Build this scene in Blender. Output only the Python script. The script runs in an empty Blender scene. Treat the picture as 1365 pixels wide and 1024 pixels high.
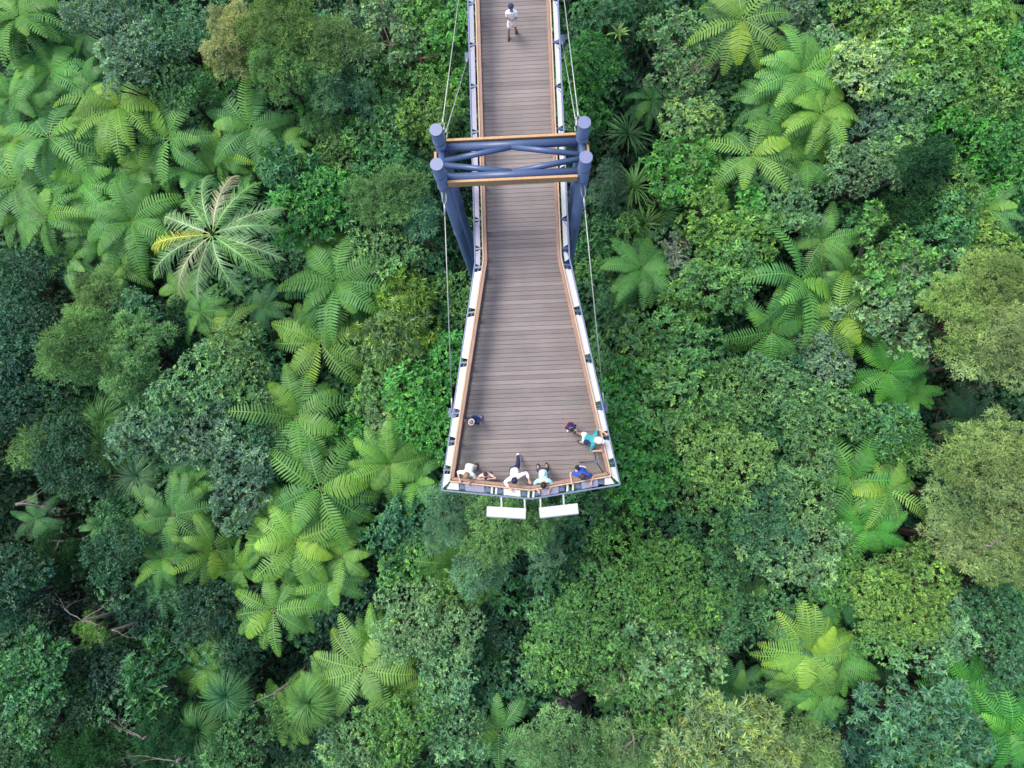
import bpy, bmesh, math, random
import numpy as np
from mathutils import Vector, Matrix, Quaternion
random.seed(7)
RNG = np.random.default_rng(11)
sc = bpy.context.scene
COL = bpy.context.collection
R = math.radians

# ------------------------------------------------------------------ camera
F, H = 910.0, 21.0                      # focal length in photo pixels, drone height above the deck
Zc = Vector((-.0357, .1154, 1.)).normalized()
Yc = Vector((-.287, 8.57, -1.)); Yc = (Yc - Zc * Yc.dot(Zc)).normalized()
Xc = Yc.cross(Zc)
M3 = Matrix((Xc, Yc, Zc))
cam_d = bpy.data.cameras.new('camera'); cam = bpy.data.objects.new('camera', cam_d)
COL.objects.link(cam)
cam_d.sensor_width = 36; cam_d.lens = F / 1365 * 36; cam_d.clip_end = 2000
cam.matrix_world = Matrix.Translation((0, 0, H)) @ M3.to_4x4()
sc.camera = cam
def W(px, py, z=0.):
    d = M3 @ Vector(((px - 682.5) / F, (512 - py) / F, -1.))
    return Vector((0, 0, H)) + d * ((z - H) / d.z)

# ------------------------------------------------------------------ helpers
GZ = -19.0
def tag(o, label=None, cat=None, group=None, kind=None):
    if label: o['label'] = label
    if cat: o['category'] = cat
    if group: o['group'] = group
    if kind: o['kind'] = kind
    return o
def empty(name, loc, rz=0):
    o = bpy.data.objects.new(name, None); COL.objects.link(o)
    o.location = loc; o.rotation_euler = (0, 0, rz); o.empty_display_size = .2
    return o
def link(name, me, parent=None, mat=None):
    o = bpy.data.objects.new(name, me); COL.objects.link(o)
    if mat is not None and not me.materials: me.materials.append(mat)
    if parent: o.parent = parent
    return o
class MB:
    """collects solid shapes in world (or thing-local) coordinates"""
    def __init__(s): s.bm = bmesh.new()
    def hexa(s, a):
        v = [s.bm.verts.new(p) for p in a]
        for f in ((0, 3, 2, 1), (4, 5, 6, 7), (0, 1, 5, 4), (1, 2, 6, 5), (2, 3, 7, 6), (3, 0, 4, 7)):
            s.bm.faces.new([v[i] for i in f])
        return s
    def box(s, x0, x1, y0, y1, z0, z1):
        return s.hexa([(x0, y0, z0), (x1, y0, z0), (x1, y1, z0), (x0, y1, z0), (x0, y0, z1), (x1, y0, z1), (x1, y1, z1), (x0, y1, z1)])
    def bar(s, a, b, w, h, up=(0, 0, 1)):
        a, b = Vector(a), Vector(b); d = (b - a).normalized(); u = Vector(up)
        sd = d.cross(u).normalized() * w / 2; u = sd.cross(d).normalized() * h / 2
        return s.hexa([a - sd - u, a + sd - u, b + sd - u, b - sd - u, a - sd + u, a + sd + u, b + sd + u, b - sd + u])
    def tube(s, pts, rad, n=16, cap=True):
        pts = [Vector(p) for p in pts]
        if not hasattr(rad, '__len__'): rad = [rad] * len(pts)
        rings = []; ref = None
        for i, p in enumerate(pts):
            d = (pts[min(i + 1, len(pts) - 1)] - pts[max(i - 1, 0)]).normalized()
            if ref is None: ref = d.orthogonal().normalized()
            ref = (ref - d * ref.dot(d)).normalized(); q = d.cross(ref)
            rings.append([s.bm.verts.new(p + (ref * math.cos(2 * math.pi * k / n) + q * math.sin(2 * math.pi * k / n)) * rad[i]) for k in range(n)])
        for r0, r1 in zip(rings, rings[1:]):
            for k in range(n):
                f = s.bm.faces.new((r0[k], r0[(k + 1) % n], r1[(k + 1) % n], r1[k])); f.smooth = True
        if cap:
            s.bm.faces.new(rings[0][::-1]); s.bm.faces.new(rings[-1])
        return s
    def ball(s, c, r, sub=2, rot=None):
        m = Matrix.Translation(c)
        if rot is not None: m = m @ rot.to_4x4()
        m = m @ Matrix.Diagonal((*r, 1))
        g = bmesh.ops.create_icosphere(s.bm, subdivisions=sub, radius=1, matrix=m)
        for v in g['verts']:
            for f in v.link_faces: f.smooth = True
        return s
    def build(s, name, mat, parent=None, bevel=0):
        bmesh.ops.recalc_face_normals(s.bm, faces=s.bm.faces)
        me = bpy.data.meshes.new(name); s.bm.to_mesh(me); s.bm.free()
        o = link(name, me, parent, mat)
        if bevel:
            m = o.modifiers.new('bevel', 'BEVEL'); m.width = bevel; m.segments = 2; m.limit_method = 'ANGLE'
        return o

# ------------------------------------------------------------------ materials
def nodes(name):
    m = bpy.data.materials.new(name); m.use_nodes = True
    nt = m.node_tree; nt.nodes.clear()
    return m, nt, lambda t, **k: mk(nt, t, k)
def mk(nt, t, k):
    n = nt.nodes.new(t)
    for a, v in k.items():
        if a.startswith('i_'):
            n.inputs[a[2:].replace('_', ' ')].default_value = v
        else: setattr(n, a, v)
    return n
def plain(name, c, rough=.6, metal=0., noise=.12, scale=6., bump=.0, spec=.4, stretch=(1, 1, 1)):
    m, nt, N = nodes(name); L = nt.links.new
    out = N('ShaderNodeOutputMaterial'); b = N('ShaderNodeBsdfPrincipled')
    b.inputs['Roughness'].default_value = rough; b.inputs['Metallic'].default_value = metal
    b.inputs['Specular IOR Level'].default_value = spec
    tc = N('ShaderNodeTexCoord'); mp = N('ShaderNodeMapping'); mp.inputs['Scale'].default_value = stretch
    nz = N('ShaderNodeTexNoise'); nz.inputs['Scale'].default_value = scale; nz.inputs['Detail'].default_value = 6
    L(tc.outputs['Object'], mp.inputs[0]); L(mp.outputs[0], nz.inputs['Vector'])
    mr = N('ShaderNodeMapRange'); mr.inputs[3].default_value = 1 - noise * 2; mr.inputs[4].default_value = 1 + noise * 2
    L(nz.outputs[0], mr.inputs[0])
    mx = N('ShaderNodeVectorMath', operation='SCALE'); mx.inputs[0].default_value = c
    L(mr.outputs[0], mx.inputs['Scale']); L(mx.outputs[0], b.inputs['Base Color'])
    if bump:
        bp = N('ShaderNodeBump'); bp.inputs['Strength'].default_value = bump; bp.inputs['Distance'].default_value = .02
        L(nz.outputs[0], bp.inputs['Height']); L(bp.outputs[0], b.inputs['Normal'])
    L(b.outputs[0], out.inputs[0])
    return m
def foliage(name, tipmul=(1.9, 1.6, .8), trans=.3, rough=.44, spec=.45, lo=.55, hi=1.3, hue=(.82, .98, 1.15)):
    """leaf colour = object colour x per-leaf variation, young tips lighter"""
    m, nt, N = nodes(name); L = nt.links.new
    out = N('ShaderNodeOutputMaterial'); b = N('ShaderNodeBsdfPrincipled')
    b.inputs['Roughness'].default_value = rough; b.inputs['Specular IOR Level'].default_value = spec
    oi = N('ShaderNodeObjectInfo'); av = N('ShaderNodeAttribute', attribute_name='var'); at = N('ShaderNodeAttribute', attribute_name='tip')
    tc = N('ShaderNodeTexCoord'); nz = N('ShaderNodeTexNoise'); nz.inputs['Scale'].default_value = 1.1; nz.inputs['Detail'].default_value = 3
    L(tc.outputs['Object'], nz.inputs['Vector'])
    mr = N('ShaderNodeMapRange'); mr.inputs[3].default_value = lo; mr.inputs[4].default_value = hi; L(av.outputs['Fac'], mr.inputs[0])
    mn = N('ShaderNodeMapRange'); mn.inputs[1].default_value = .3; mn.inputs[2].default_value = .7
    mn.inputs[3].default_value = .75; mn.inputs[4].default_value = 1.25; L(nz.outputs[0], mn.inputs[0])
    mm = N('ShaderNodeMath', operation='MULTIPLY'); L(mr.outputs[0], mm.inputs[0]); L(mn.outputs[0], mm.inputs[1])
    s1 = N('ShaderNodeVectorMath', operation='SCALE'); L(oi.outputs['Color'], s1.inputs[0]); L(mm.outputs[0], s1.inputs['Scale'])
    # bluer, older foliage where var is low
    h = N('ShaderNodeMix', data_type='RGBA'); h.blend_type = 'MULTIPLY'
    iv = N('ShaderNodeMath', operation='SUBTRACT'); iv.inputs[0].default_value = 1; L(av.outputs['Fac'], iv.inputs[1])
    L(iv.outputs[0], h.inputs['Factor']); L(s1.outputs[0], h.inputs['A']); h.inputs['B'].default_value = (*hue, 1)
    s2 = N('ShaderNodeVectorMath', operation='MULTIPLY'); L(s1.outputs[0], s2.inputs[0]); s2.inputs[1].default_value = tipmul
    mx = N('ShaderNodeMix', data_type='RGBA'); L(at.outputs['Fac'], mx.inputs['Factor']); L(h.outputs['Result'], mx.inputs['A']); L(s2.outputs[0], mx.inputs['B'])
    L(mx.outputs['Result'], b.inputs['Base Color'])
    t = N('ShaderNodeBsdfTranslucent'); s3 = N('ShaderNodeVectorMath', operation='MULTIPLY'); s3.inputs[1].default_value = (1.1, 1.3, .6)
    L(mx.outputs['Result'], s3.inputs[0]); L(s3.outputs[0], t.inputs[0])
    ms = N('ShaderNodeMixShader'); ms.inputs[0].default_value = trans; L(b.outputs[0], ms.inputs[1]); L(t.outputs[0], ms.inputs[2])
    L(ms.outputs[0], out.inputs[0])
    return m
def deck_mat():
    m, nt, N = nodes('composite_decking'); L = nt.links.new
    out = N('ShaderNodeOutputMaterial'); b = N('ShaderNodeBsdfPrincipled'); b.inputs['Roughness'].default_value = .62
    av = N('ShaderNodeAttribute', attribute_name='var'); tc = N('ShaderNodeTexCoord')
    mp = N('ShaderNodeMapping'); mp.inputs['Scale'].default_value = (1.2, 22, 1); L(tc.outputs['Object'], mp.inputs[0])
    nz = N('ShaderNodeTexNoise'); nz.inputs['Scale'].default_value = 1.5; nz.inputs['Detail'].default_value = 5; L(mp.outputs[0], nz.inputs['Vector'])
    n2 = N('ShaderNodeTexNoise'); n2.inputs['Scale'].default_value = .8; n2.inputs['Detail'].default_value = 6; L(tc.outputs['Object'], n2.inputs['Vector'])
    a = N('ShaderNodeMapRange'); a.inputs[3].default_value = .82; a.inputs[4].default_value = 1.14; L(av.outputs['Fac'], a.inputs[0])
    c = N('ShaderNodeMapRange'); c.inputs[1].default_value = .3; c.inputs[2].default_value = .7; c.inputs[3].default_value = .88; c.inputs[4].default_value = 1.1; L(nz.outputs[0], c.inputs[0])
    d = N('ShaderNodeMapRange'); d.inputs[1].default_value = .3; d.inputs[2].default_value = .7; d.inputs[3].default_value = .86; d.inputs[4].default_value = 1.12; L(n2.outputs[0], d.inputs[0])
    x = N('ShaderNodeMath', operation='MULTIPLY'); L(a.outputs[0], x.inputs[0]); L(c.outputs[0], x.inputs[1])
    y = N('ShaderNodeMath', operation='MULTIPLY'); L(x.outputs[0], y.inputs[0]); L(d.outputs[0], y.inputs[1])
    mx = N('ShaderNodeMix', data_type='RGBA'); mx.inputs['A'].default_value = (.162, .138, .139, 1); mx.inputs['B'].default_value = (.172, .148, .142, 1)
    L(n2.outputs[0], mx.inputs['Factor'])
    s = N('ShaderNodeVectorMath', operation='SCALE'); L(mx.outputs['Result'], s.inputs[0]); L(y.outputs[0], s.inputs['Scale'])
    L(s.outputs[0], b.inputs['Base Color']); L(b.outputs[0], out.inputs[0])
    return m
MT = dict(
    deck=deck_mat(),
    blue=plain('blue_grey_steel_paint', (.054, .088, .180), .38, noise=.07, scale=3, spec=.5),
    bluep=plain('pale_blue_steel_paint', (.13, .16, .27), .4, noise=.06, scale=3),
    dark=plain('dark_steel', (.02, .025, .04), .5),
    timber=plain('oiled_timber', (.40, .235, .115), .5, noise=.16, scale=5, stretch=(3, .5, 3)),
    timberr=plain('red_timber', (.19, .085, .065), .55, noise=.18, scale=5, stretch=(3, .6, 3)),
    timberl=plain('leaning_rail_timber', (.24, .145, .105), .55, noise=.18, scale=5, stretch=(3, .6, 3)),
    timberp=plain('weathered_timber', (.42, .30, .20), .6, noise=.15, scale=5, stretch=(3, .5, 3)),
    white=plain('white_panel', (.50, .495, .485), .45, noise=.05, scale=4),
    white_shade=plain('shaded_white_panel', (.23, .225, .30), .45, noise=.06, scale=4),  # white panel again, with shade put into its colour
    sign=plain('sign_face', (.50, .50, .465), .4, noise=.06, scale=9),
    cable=plain('galvanised_cable', (.34, .37, .35), .35, metal=.3, noise=.08),
    bark=plain('bark', (.075, .055, .045), .85, noise=.25, scale=7, bump=.5),
    grey=plain('dead_grey_wood', (.17, .145, .13), .8, noise=.2, scale=8),
    greyd=plain('brown_dead_wood', (.13, .085, .06), .85, noise=.2, scale=8),
    leaf=foliage('broad_leaves'),
    leaf2=foliage('speckled_leaves', tipmul=(2.1, 1.75, 1.25), lo=.6, hi=1.25),
    feather=foliage('soft_feathery_leaves', tipmul=(1.35, 1.3, 1.05), rough=.65, spec=.15, lo=.75, hi=1.2, hue=(.85, .97, 1.05), trans=.4),
    fern=foliage('fern_fronds', tipmul=(1.7, 1.35, .65), lo=.62, hi=1.22, hue=(.75, .95, 1.25), rough=.5, spec=.3, trans=.38),
    palm=foliage('palm_fronds', tipmul=(1.6, 1.35, .9), lo=.7, hi=1.3, hue=(1, 1, 1.1), rough=.42, spec=.45),
)

# ------------------------------------------------------------------ leaf meshes (numpy)
def nrm(a): return a / np.maximum(np.linalg.norm(a, axis=-1, keepdims=True), 1e-9)
def raw_mesh(name, v, faces_per, idx, attrs, mat):
    """v (n,3); idx (f,k) all faces the same size"""
    me = bpy.data.meshes.new(name); k = idx.shape[1]; nf = len(idx)
    me.vertices.add(len(v)); me.vertices.foreach_set('co', v.astype(np.float32).ravel())
    me.loops.add(nf * k); me.loops.foreach_set('vertex_index', idx.astype(np.int32).ravel())
    me.polygons.add(nf); me.polygons.foreach_set('loop_start', np.arange(0, nf * k, k, dtype=np.int32))
    for an, av in attrs.items():
        at = me.attributes.new(an, 'FLOAT', 'FACE'); at.data.foreach_set('value', av.astype(np.float32))
    me.update(calc_edges=True); me.materials.append(mat)
    return me
def leaf_arrays(b, d, n, L, Wd, droop=.15, fold=.12):
    s = nrm(np.cross(d, n)); L = L[:, None]; Wd = Wd[:, None]
    mid = b + d * L * .5
    p0 = b; p1 = mid + s * Wd * .5 + n * Wd * fold; p2 = b + d * L - n * L * droop; p3 = mid - s * Wd * .5 + n * Wd * fold
    return np.stack([p0, p1, p2, p3], 1)
def leaf_mesh(name, quads, var, tip, mat):
    n = len(quads); v = quads.reshape(-1, 3); i = np.arange(n)[:, None] * 4
    idx = np.concatenate([np.concatenate([i, i + 1, i + 2], 1), np.concatenate([i, i + 2, i + 3], 1)])
    return raw_mesh(name, v, 3, idx, dict(var=np.concatenate([var, var]), tip=np.concatenate([tip, tip])), mat)
def lobes(Rc, nl, lr, flat, rng, hollow=0., sep=.8, zj=.11):
    ph = rng.uniform(0, 6.28, 3); out = []; tries = 0
    while len(out) < nl and tries < nl * 60:
        tries += 1
        th = rng.uniform(0, 6.283); rho = math.sqrt(rng.uniform(hollow, 1))
        rm = 1 + .22 * math.sin(2 * th + ph[0]) + .17 * math.sin(3 * th + ph[1]) + .09 * math.sin(5 * th + ph[2])
        r = rng.uniform(*lr) * Rc
        rr = rho * (Rc * rm - r * .8)
        z = flat * Rc * math.sqrt(max(0, 1 - rho * rho)) + rng.normal(0, zj) * Rc
        c = np.array([rr * math.cos(th), rr * math.sin(th), z])
        if all(np.linalg.norm((c - o[0])[:2]) > sep * min(r, o[1]) for o in out): out.append((c, r))
    return out
def crown_arrays(Rc, nl=26, lr=(.2, .34), flat=.45, dens=34, k=7, L=.13, Wd=.06, elev=35, tipf=.25, rng=RNG, feather=False, hollow=0., low=-.45, sep=.8, zj=.11):
    lb = lobes(Rc, nl, lr, flat, rng, hollow, sep, zj)
    C = np.array([c for c, r in lb]); RR = np.array([r for c, r in lb]); lv = rng.uniform(0, 1, len(lb))
    P, Nn, V = [], [], []
    for i, (c, r) in enumerate(lb):
        n = max(6, int(dens * 2 * math.pi * r * r * (1 - low) * .8))
        d = nrm(rng.normal(size=(n * 2, 3))); d = d[d[:, 2] > low][:n]
        wob = 1 + .13 * np.sin(d[:, 0] * 7 + i) * np.cos(d[:, 1] * 6 + 2 * i)
        p = c + d * (r * rng.uniform(.78, 1.06, len(d)) * wob)[:, None] * np.array([1, 1, .85])
        dist = np.linalg.norm(p[:, None] - C[None], axis=2) / RR[None]; dist[:, i] = 9
        ok = dist.min(1) > .72
        P.append(p[ok]); Nn.append(d[ok]); V.append(np.full(ok.sum(), lv[i]))
    P = np.concatenate(P); Nn = np.concatenate(Nn); V = np.concatenate(V); LS = .72 + .6 * ((V * 7.13) % 1)
    Nn = nrm(Nn + np.array([0, 0, .45]) + rng.normal(0, .22, Nn.shape)); n = len(P)
    t1 = nrm(np.cross(Nn, rng.normal(size=(n, 3)))); t2 = np.cross(Nn, t1)
    sv = np.clip(.45 * V + .55 * rng.uniform(0, 1, n), 0, 1); st = (rng.uniform(0, 1, n) < tipf) * rng.uniform(.3, 1, n)
    q, vv, tt = [], [], []
    for j in range(k):
        a = 2 * math.pi * (j + rng.uniform(0, .8, n)) / k * (1.62 if k > 8 else 1)
        e = np.radians(elev + rng.normal(0, 16, n))
        rad = np.cos(a)[:, None] * t1 + np.sin(a)[:, None] * t2
        d = nrm(rad * np.cos(e)[:, None] + Nn * np.sin(e)[:, None])
        nn = nrm(Nn * np.cos(e)[:, None] - rad * np.sin(e)[:, None] + rng.normal(0, .12, (n, 3)))
        q.append(leaf_arrays(P + rng.normal(0, .02 if not feather else .05, (n, 3)), d, nn, L * LS * rng.uniform(.5, 1.45, n), Wd * LS * rng.uniform(.6, 1.4, n)))
        vv.append(np.clip(sv + rng.normal(0, .16, n), 0, 1)); tt.append(np.clip(st * rng.uniform(.4, 1.2, n), 0, 1))
    return np.concatenate(q), np.concatenate(vv), np.concatenate(tt), lb
def limbs_mesh(lb, Rc, rng, mat, twigs=0):
    m = MB(); base = Vector((0, 0, -1.05 * Rc))
    for c, r in lb:
        c = Vector(c) + Vector((0, 0, -r * .15)); mid = base.lerp(c, .5) + Vector((rng.normal(0, .08), rng.normal(0, .08), -.12 * Rc)) * Rc
        m.tube([base, mid, c], [.035 * Rc, .022 * Rc, .008 * Rc], 5, False)
        for _ in range(twigs):
            d = Vector(nrm(rng.normal(size=3))); d.z = abs(d.z) * .8 + .1
            e = c + d * r * 1.02; k = c.lerp(e, .5) + Vector(rng.normal(0, .07 * r, 3))
            m.tube([c, k, e], [.008 * Rc, .0055 * Rc, .003 * Rc], 4, False)
            for _ in range(2):
                f = k + (d + Vector(rng.normal(0, .6, 3))).normalized() * r * .5
                m.tube([k, f], [.0045 * Rc, .002 * Rc], 3, False)
    bmesh.ops.recalc_face_normals(m.bm, faces=m.bm.faces)
    me = bpy.data.meshes.new('branches'); m.bm.to_mesh(me); m.bm.free(); me.materials.append(mat)
    return me
SPEC = {   # species: crown parameters, leaf material, branch material
    'broad': (dict(nl=26, lr=(.2, .34), dens=30, k=7, L=.15, Wd=.075, elev=32, tipf=.22), 'leaf', 0),
    'fine': (dict(nl=34, lr=(.15, .28), dens=52, k=7, L=.10, Wd=.045, elev=42, tipf=.3), 'leaf2', 0),
    'bush': (dict(nl=30, lr=(.16, .3), flat=.35, dens=36, k=7, L=.13, Wd=.07, elev=28, tipf=.4), 'leaf', 0),
    'open': (dict(nl=38, lr=(.1, .19), dens=40, k=7, L=.14, Wd=.075, elev=35, tipf=.4), 'leaf2', 4),
    'feather': (dict(nl=26, lr=(.17, .30), flat=.55, dens=60, k=10, L=.13, Wd=.028, elev=46, tipf=.3, feather=True, sep=1.15, zj=.16), 'feather', 0),
    'whorl': (dict(nl=30, lr=(.14, .24), flat=.5, dens=15, k=9, L=.25, Wd=.085, elev=24, tipf=.15), 'leaf', 0),
    'long': (dict(nl=36, lr=(.15, .26), flat=.5, dens=34, k=8, L=.22, Wd=.045, elev=45, tipf=.35), 'leaf', 0),
}
SIZES = (1.0, 1.6, 2.4)
LIB = {}
def crown_lib(sp, Rw, variant):
    s = min(SIZES, key=lambda q: abs(math.log(q / Rw)))
    key = (sp, s, variant)
    if key not in LIB:
        p, mat, tw = SPEC[sp]; p = dict(p); rng = np.random.default_rng(abs(hash_(sp)) + int(s * 10) * 7 + variant)
        if s == 1.0: p['nl'] = int(p['nl'] * .55); p['lr'] = (p['lr'][0] * 1.35, p['lr'][1] * 1.3)
        if s == 2.4: p['nl'] = int(p['nl'] * 1.7); p['lr'] = (p['lr'][0] * .78, p['lr'][1] * .78)
        q, v, t, lb = crown_arrays(s, rng=rng, **p)
        LIB[key] = (leaf_mesh('crown', q, v, t, MT[mat]), limbs_mesh(lb, s, rng, MT['grey' if tw else 'bark'], tw), s)
    return LIB[key]
def hash_(s): return sum(ord(c) * (i + 3) for i, c in enumerate(s))

# fern crown: pinnate fronds arching from a hub
def frond_arrays(L, az, e0, e1, npair, plen, pw, rng, lift=0, sweep=25, pdroop=.35, seg=2, tipc=0., curve=0.0, v0=.5, profile='fern'):
    n = npair; s = np.linspace(.1, 1, n); ds = np.diff(np.concatenate([[0], s])) * L
    e = np.radians(e0 + (e1 - e0) * s ** 1.1); a = az + curve * s
    dirs = np.stack([np.cos(e) * np.cos(a), np.cos(e) * np.sin(a), np.sin(e)], 1)
    pts = np.cumsum(dirs * ds[:, None], 0) + np.array([0, 0, lift])
    side = np.stack([-np.sin(a), np.cos(a), np.zeros(n)], 1); up = nrm(np.cross(dirs, side))
    jag = 1 if profile == 'fern' else rng.uniform(.62, 1.15, n)
    if profile == 'fern': pl = plen * np.minimum(1, (s / .42) ** .65) * np.clip((1.04 - s) / .62, 0, 1) ** .55
    else: pl = plen * np.sin(np.clip(s, 0, 1) * math.pi * .86 + .3) ** .6 * np.clip((1.08 - s) / .4, .25, 1)
    roll = rng.normal(0, .16)
    side = nrm(side + up * roll)
    Q, V, T = [], [], []
    for sg in (-1, 1):
        sw = np.radians(sweep + rng.normal(0, 2.5, n)); dd = rng.uniform(.7, 1.3, n) * pdroop
        d0 = nrm(side * sg * np.cos(sw)[:, None] + dirs * np.sin(sw)[:, None])
        if profile != 'fern': d0 = nrm(d0 + rng.normal(0, .10, (n, 3)))
        base = pts.copy(); w = pw * rng.uniform(.85, 1.15, n)
        va = np.clip(v0 + rng.normal(0, .09, n), 0, 1)
        tp = np.clip(tipc + (s > .8) * .25 + rng.normal(0, .06, n), 0, 1)
        for g in range(seg):
            d1 = nrm(d0 - (up if profile == 'fern' else np.array([0, 0, 1.])) * (dd * (g + .4) / seg)[:, None]); l = pl * jag / seg
            end = base + d1 * l[:, None]; nn = nrm(np.cross(d1, dirs)); wv = nrm(dirs - d1 * (dirs * d1).sum(1, keepdims=True))
            w0 = w * (1 if g == 0 else .9) ; w1 = w * (.9 if g < seg - 1 else .12)
            Q.append(np.stack([base - wv * (w0 / 2)[:, None], base + wv * (w0 / 2)[:, None], end + wv * (w1 / 2)[:, None], end - wv * (w1 / 2)[:, None]], 1))
            V.append(va); T.append(tp); base = end
    # rachis as thin quads
    r0 = np.concatenate([[[0, 0, lift]], pts[:-1]]); rw = .014 * L
    Q.append(np.stack([r0 - side * rw / 2 + up * .004, r0 + side * rw / 2 + up * .004, pts + side * rw / 3 + up * .004, pts - side * rw / 3 + up * .004], 1))
    V.append(np.full(n, .9)); T.append(np.full(n, .5))
    return np.concatenate(Q), np.concatenate(V), np.concatenate(T)
def quad_mesh(name, q, v, t, mat):
    n = len(q); i = np.arange(n * 4).reshape(n, 4)
    return raw_mesh(name, q.reshape(-1, 3), 4, i, dict(var=v, tip=t), mat)
def fern_mesh(variant):
    rng = np.random.default_rng(100 + variant); Q, V, T = [], [], []
    nf = [24, 19, 27, 16, 21, 12][variant]
    for i in range(nf):
        a = 2.399 * i + rng.normal(0, .22); old = i / nf
        L = (1.22 - .12 * old) * rng.uniform(.84, 1.1) * (.72 if i < 2 else 1)
        q, v, t = frond_arrays(L, a, 48 - 42 * old + rng.normal(0, 5), -42 - 16 * old + rng.normal(0, 6), 20, .235 * rng.uniform(.85, 1.1), .034, rng,
                               sweep=17, pdroop=.3, seg=3, tipc=max(0, .42 - .75 * old) * rng.uniform(.2, 1.2) + (.35 if rng.uniform() < .12 else 0), curve=rng.normal(0, .16), v0=.85 - .6 * old + rng.normal(0, .1))
        Q.append(q); V.append(v); T.append(t)
    return quad_mesh('crown', np.concatenate(Q), np.concatenate(V), np.concatenate(T), MT['fern'])
FERNS = [fern_mesh(i) for i in range(6)]
def strips(n, L, w, e0, e1, rng, seg=6, tip=.2):
    Q, V, T = [], [], []
    a = rng.uniform(0, 6.283, n); E0 = e0 + rng.normal(0, 14, n); E1 = e1 + rng.normal(0, 15, n); LL = L * rng.uniform(.7, 1.1, n); va = rng.uniform(0, 1, n)
    p = np.zeros((n, 3)); side = np.stack([-np.sin(a), np.cos(a), np.zeros(n)], 1)
    for g in range(seg):
        e = np.radians(E0 + (E1 - E0) * (g + .5) / seg); d = np.stack([np.cos(e) * np.cos(a), np.cos(e) * np.sin(a), np.sin(e)], 1)
        q = p + d * (LL / seg)[:, None]; w0 = w * (1 - .12 * g) if g else w * .7; w1 = w * (1 - .12 * (g + 1)) if g < seg - 1 else w * .08
        Q.append(np.stack([p - side * w0 / 2, p + side * w0 / 2, q + side * w1 / 2, q - side * w1 / 2], 1)); V.append(np.clip(va + .1 * g - .2, 0, 1)); T.append(np.full(n, tip * g / seg)); p = q
    return np.concatenate(Q), np.concatenate(V), np.concatenate(T)
MOP = [quad_mesh('leaves', *strips(420, 1.25, .022, 62, -60, np.random.default_rng(5 + i), tip=.5), MT['fern']) for i in range(2)]
FLAX = [quad_mesh('leaves', *strips(60, 1.15, .075, 50, -25, np.random.default_rng(15 + i), tip=.3), MT['palm']) for i in range(2)]
BROM = quad_mesh('leaves', *strips(22, 1.1, .2, 40, 0, np.random.default_rng(25), tip=.8), MT['palm'])

def trunk_unit():
    m = MB(); n = 12; pts = [(0, 0, i / n) for i in range(n + 1)]
    m.tube(pts, [1.35 - .55 * i / n for i in range(n + 1)], 9)
    for v in m.bm.verts:
        t = v.co.z; v.co.x += 1.3 * math.sin(t * 7) * t * (1 - t) * 2; v.co.y += 1.1 * math.sin(t * 5 + 1) * t * (1 - t) * 2
        k = 1 + .12 * math.sin(v.co.x * 5 + t * 40); v.co.x *= k; v.co.y *= k
    bmesh.ops.recalc_face_normals(m.bm, faces=m.bm.faces)
    me = bpy.data.meshes.new('trunk'); m.bm.to_mesh(me); m.bm.free(); me.materials.append(MT['bark']); return me
TRUNK = trunk_unit()
def add_trunk(root, top, r):
    t = link('trunk', TRUNK, root); t.scale = (r, r, top)
    return t

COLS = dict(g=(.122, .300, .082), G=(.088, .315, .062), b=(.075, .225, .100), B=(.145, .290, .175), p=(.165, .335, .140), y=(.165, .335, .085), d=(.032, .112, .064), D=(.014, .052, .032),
            o=(.195, .340, .130), O=(.290, .410, .165), s=(.240, .340, .250), t=(.370, .410, .220), f=(.102, .272, .072), F=(.142, .312, .074), k=(.068, .220, .078), h=(.036, .118, .046))  # d, D and h are darkened to carry the shade of gaps and lower left
PLANTN = [0]
def jitter(c, rng): 
    k = rng.uniform(.84, 1.16); return (c[0] * k * rng.uniform(.9, 1.12), c[1] * k, c[2] * k * rng.uniform(.85, 1.2), 1)
KINDS = {'broad': ('broadleaf_tree', 'tree'), 'fine': ('small_leaved_tree', 'tree'), 'bush': ('leafy_bush', 'bush'), 'open': ('open_branched_tree', 'tree'),
         'feather': ('feathery_tree', 'tree'), 'whorl': ('whorl_leaved_tree', 'tree'), 'long': ('long_leaved_tree', 'tree')}
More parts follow.
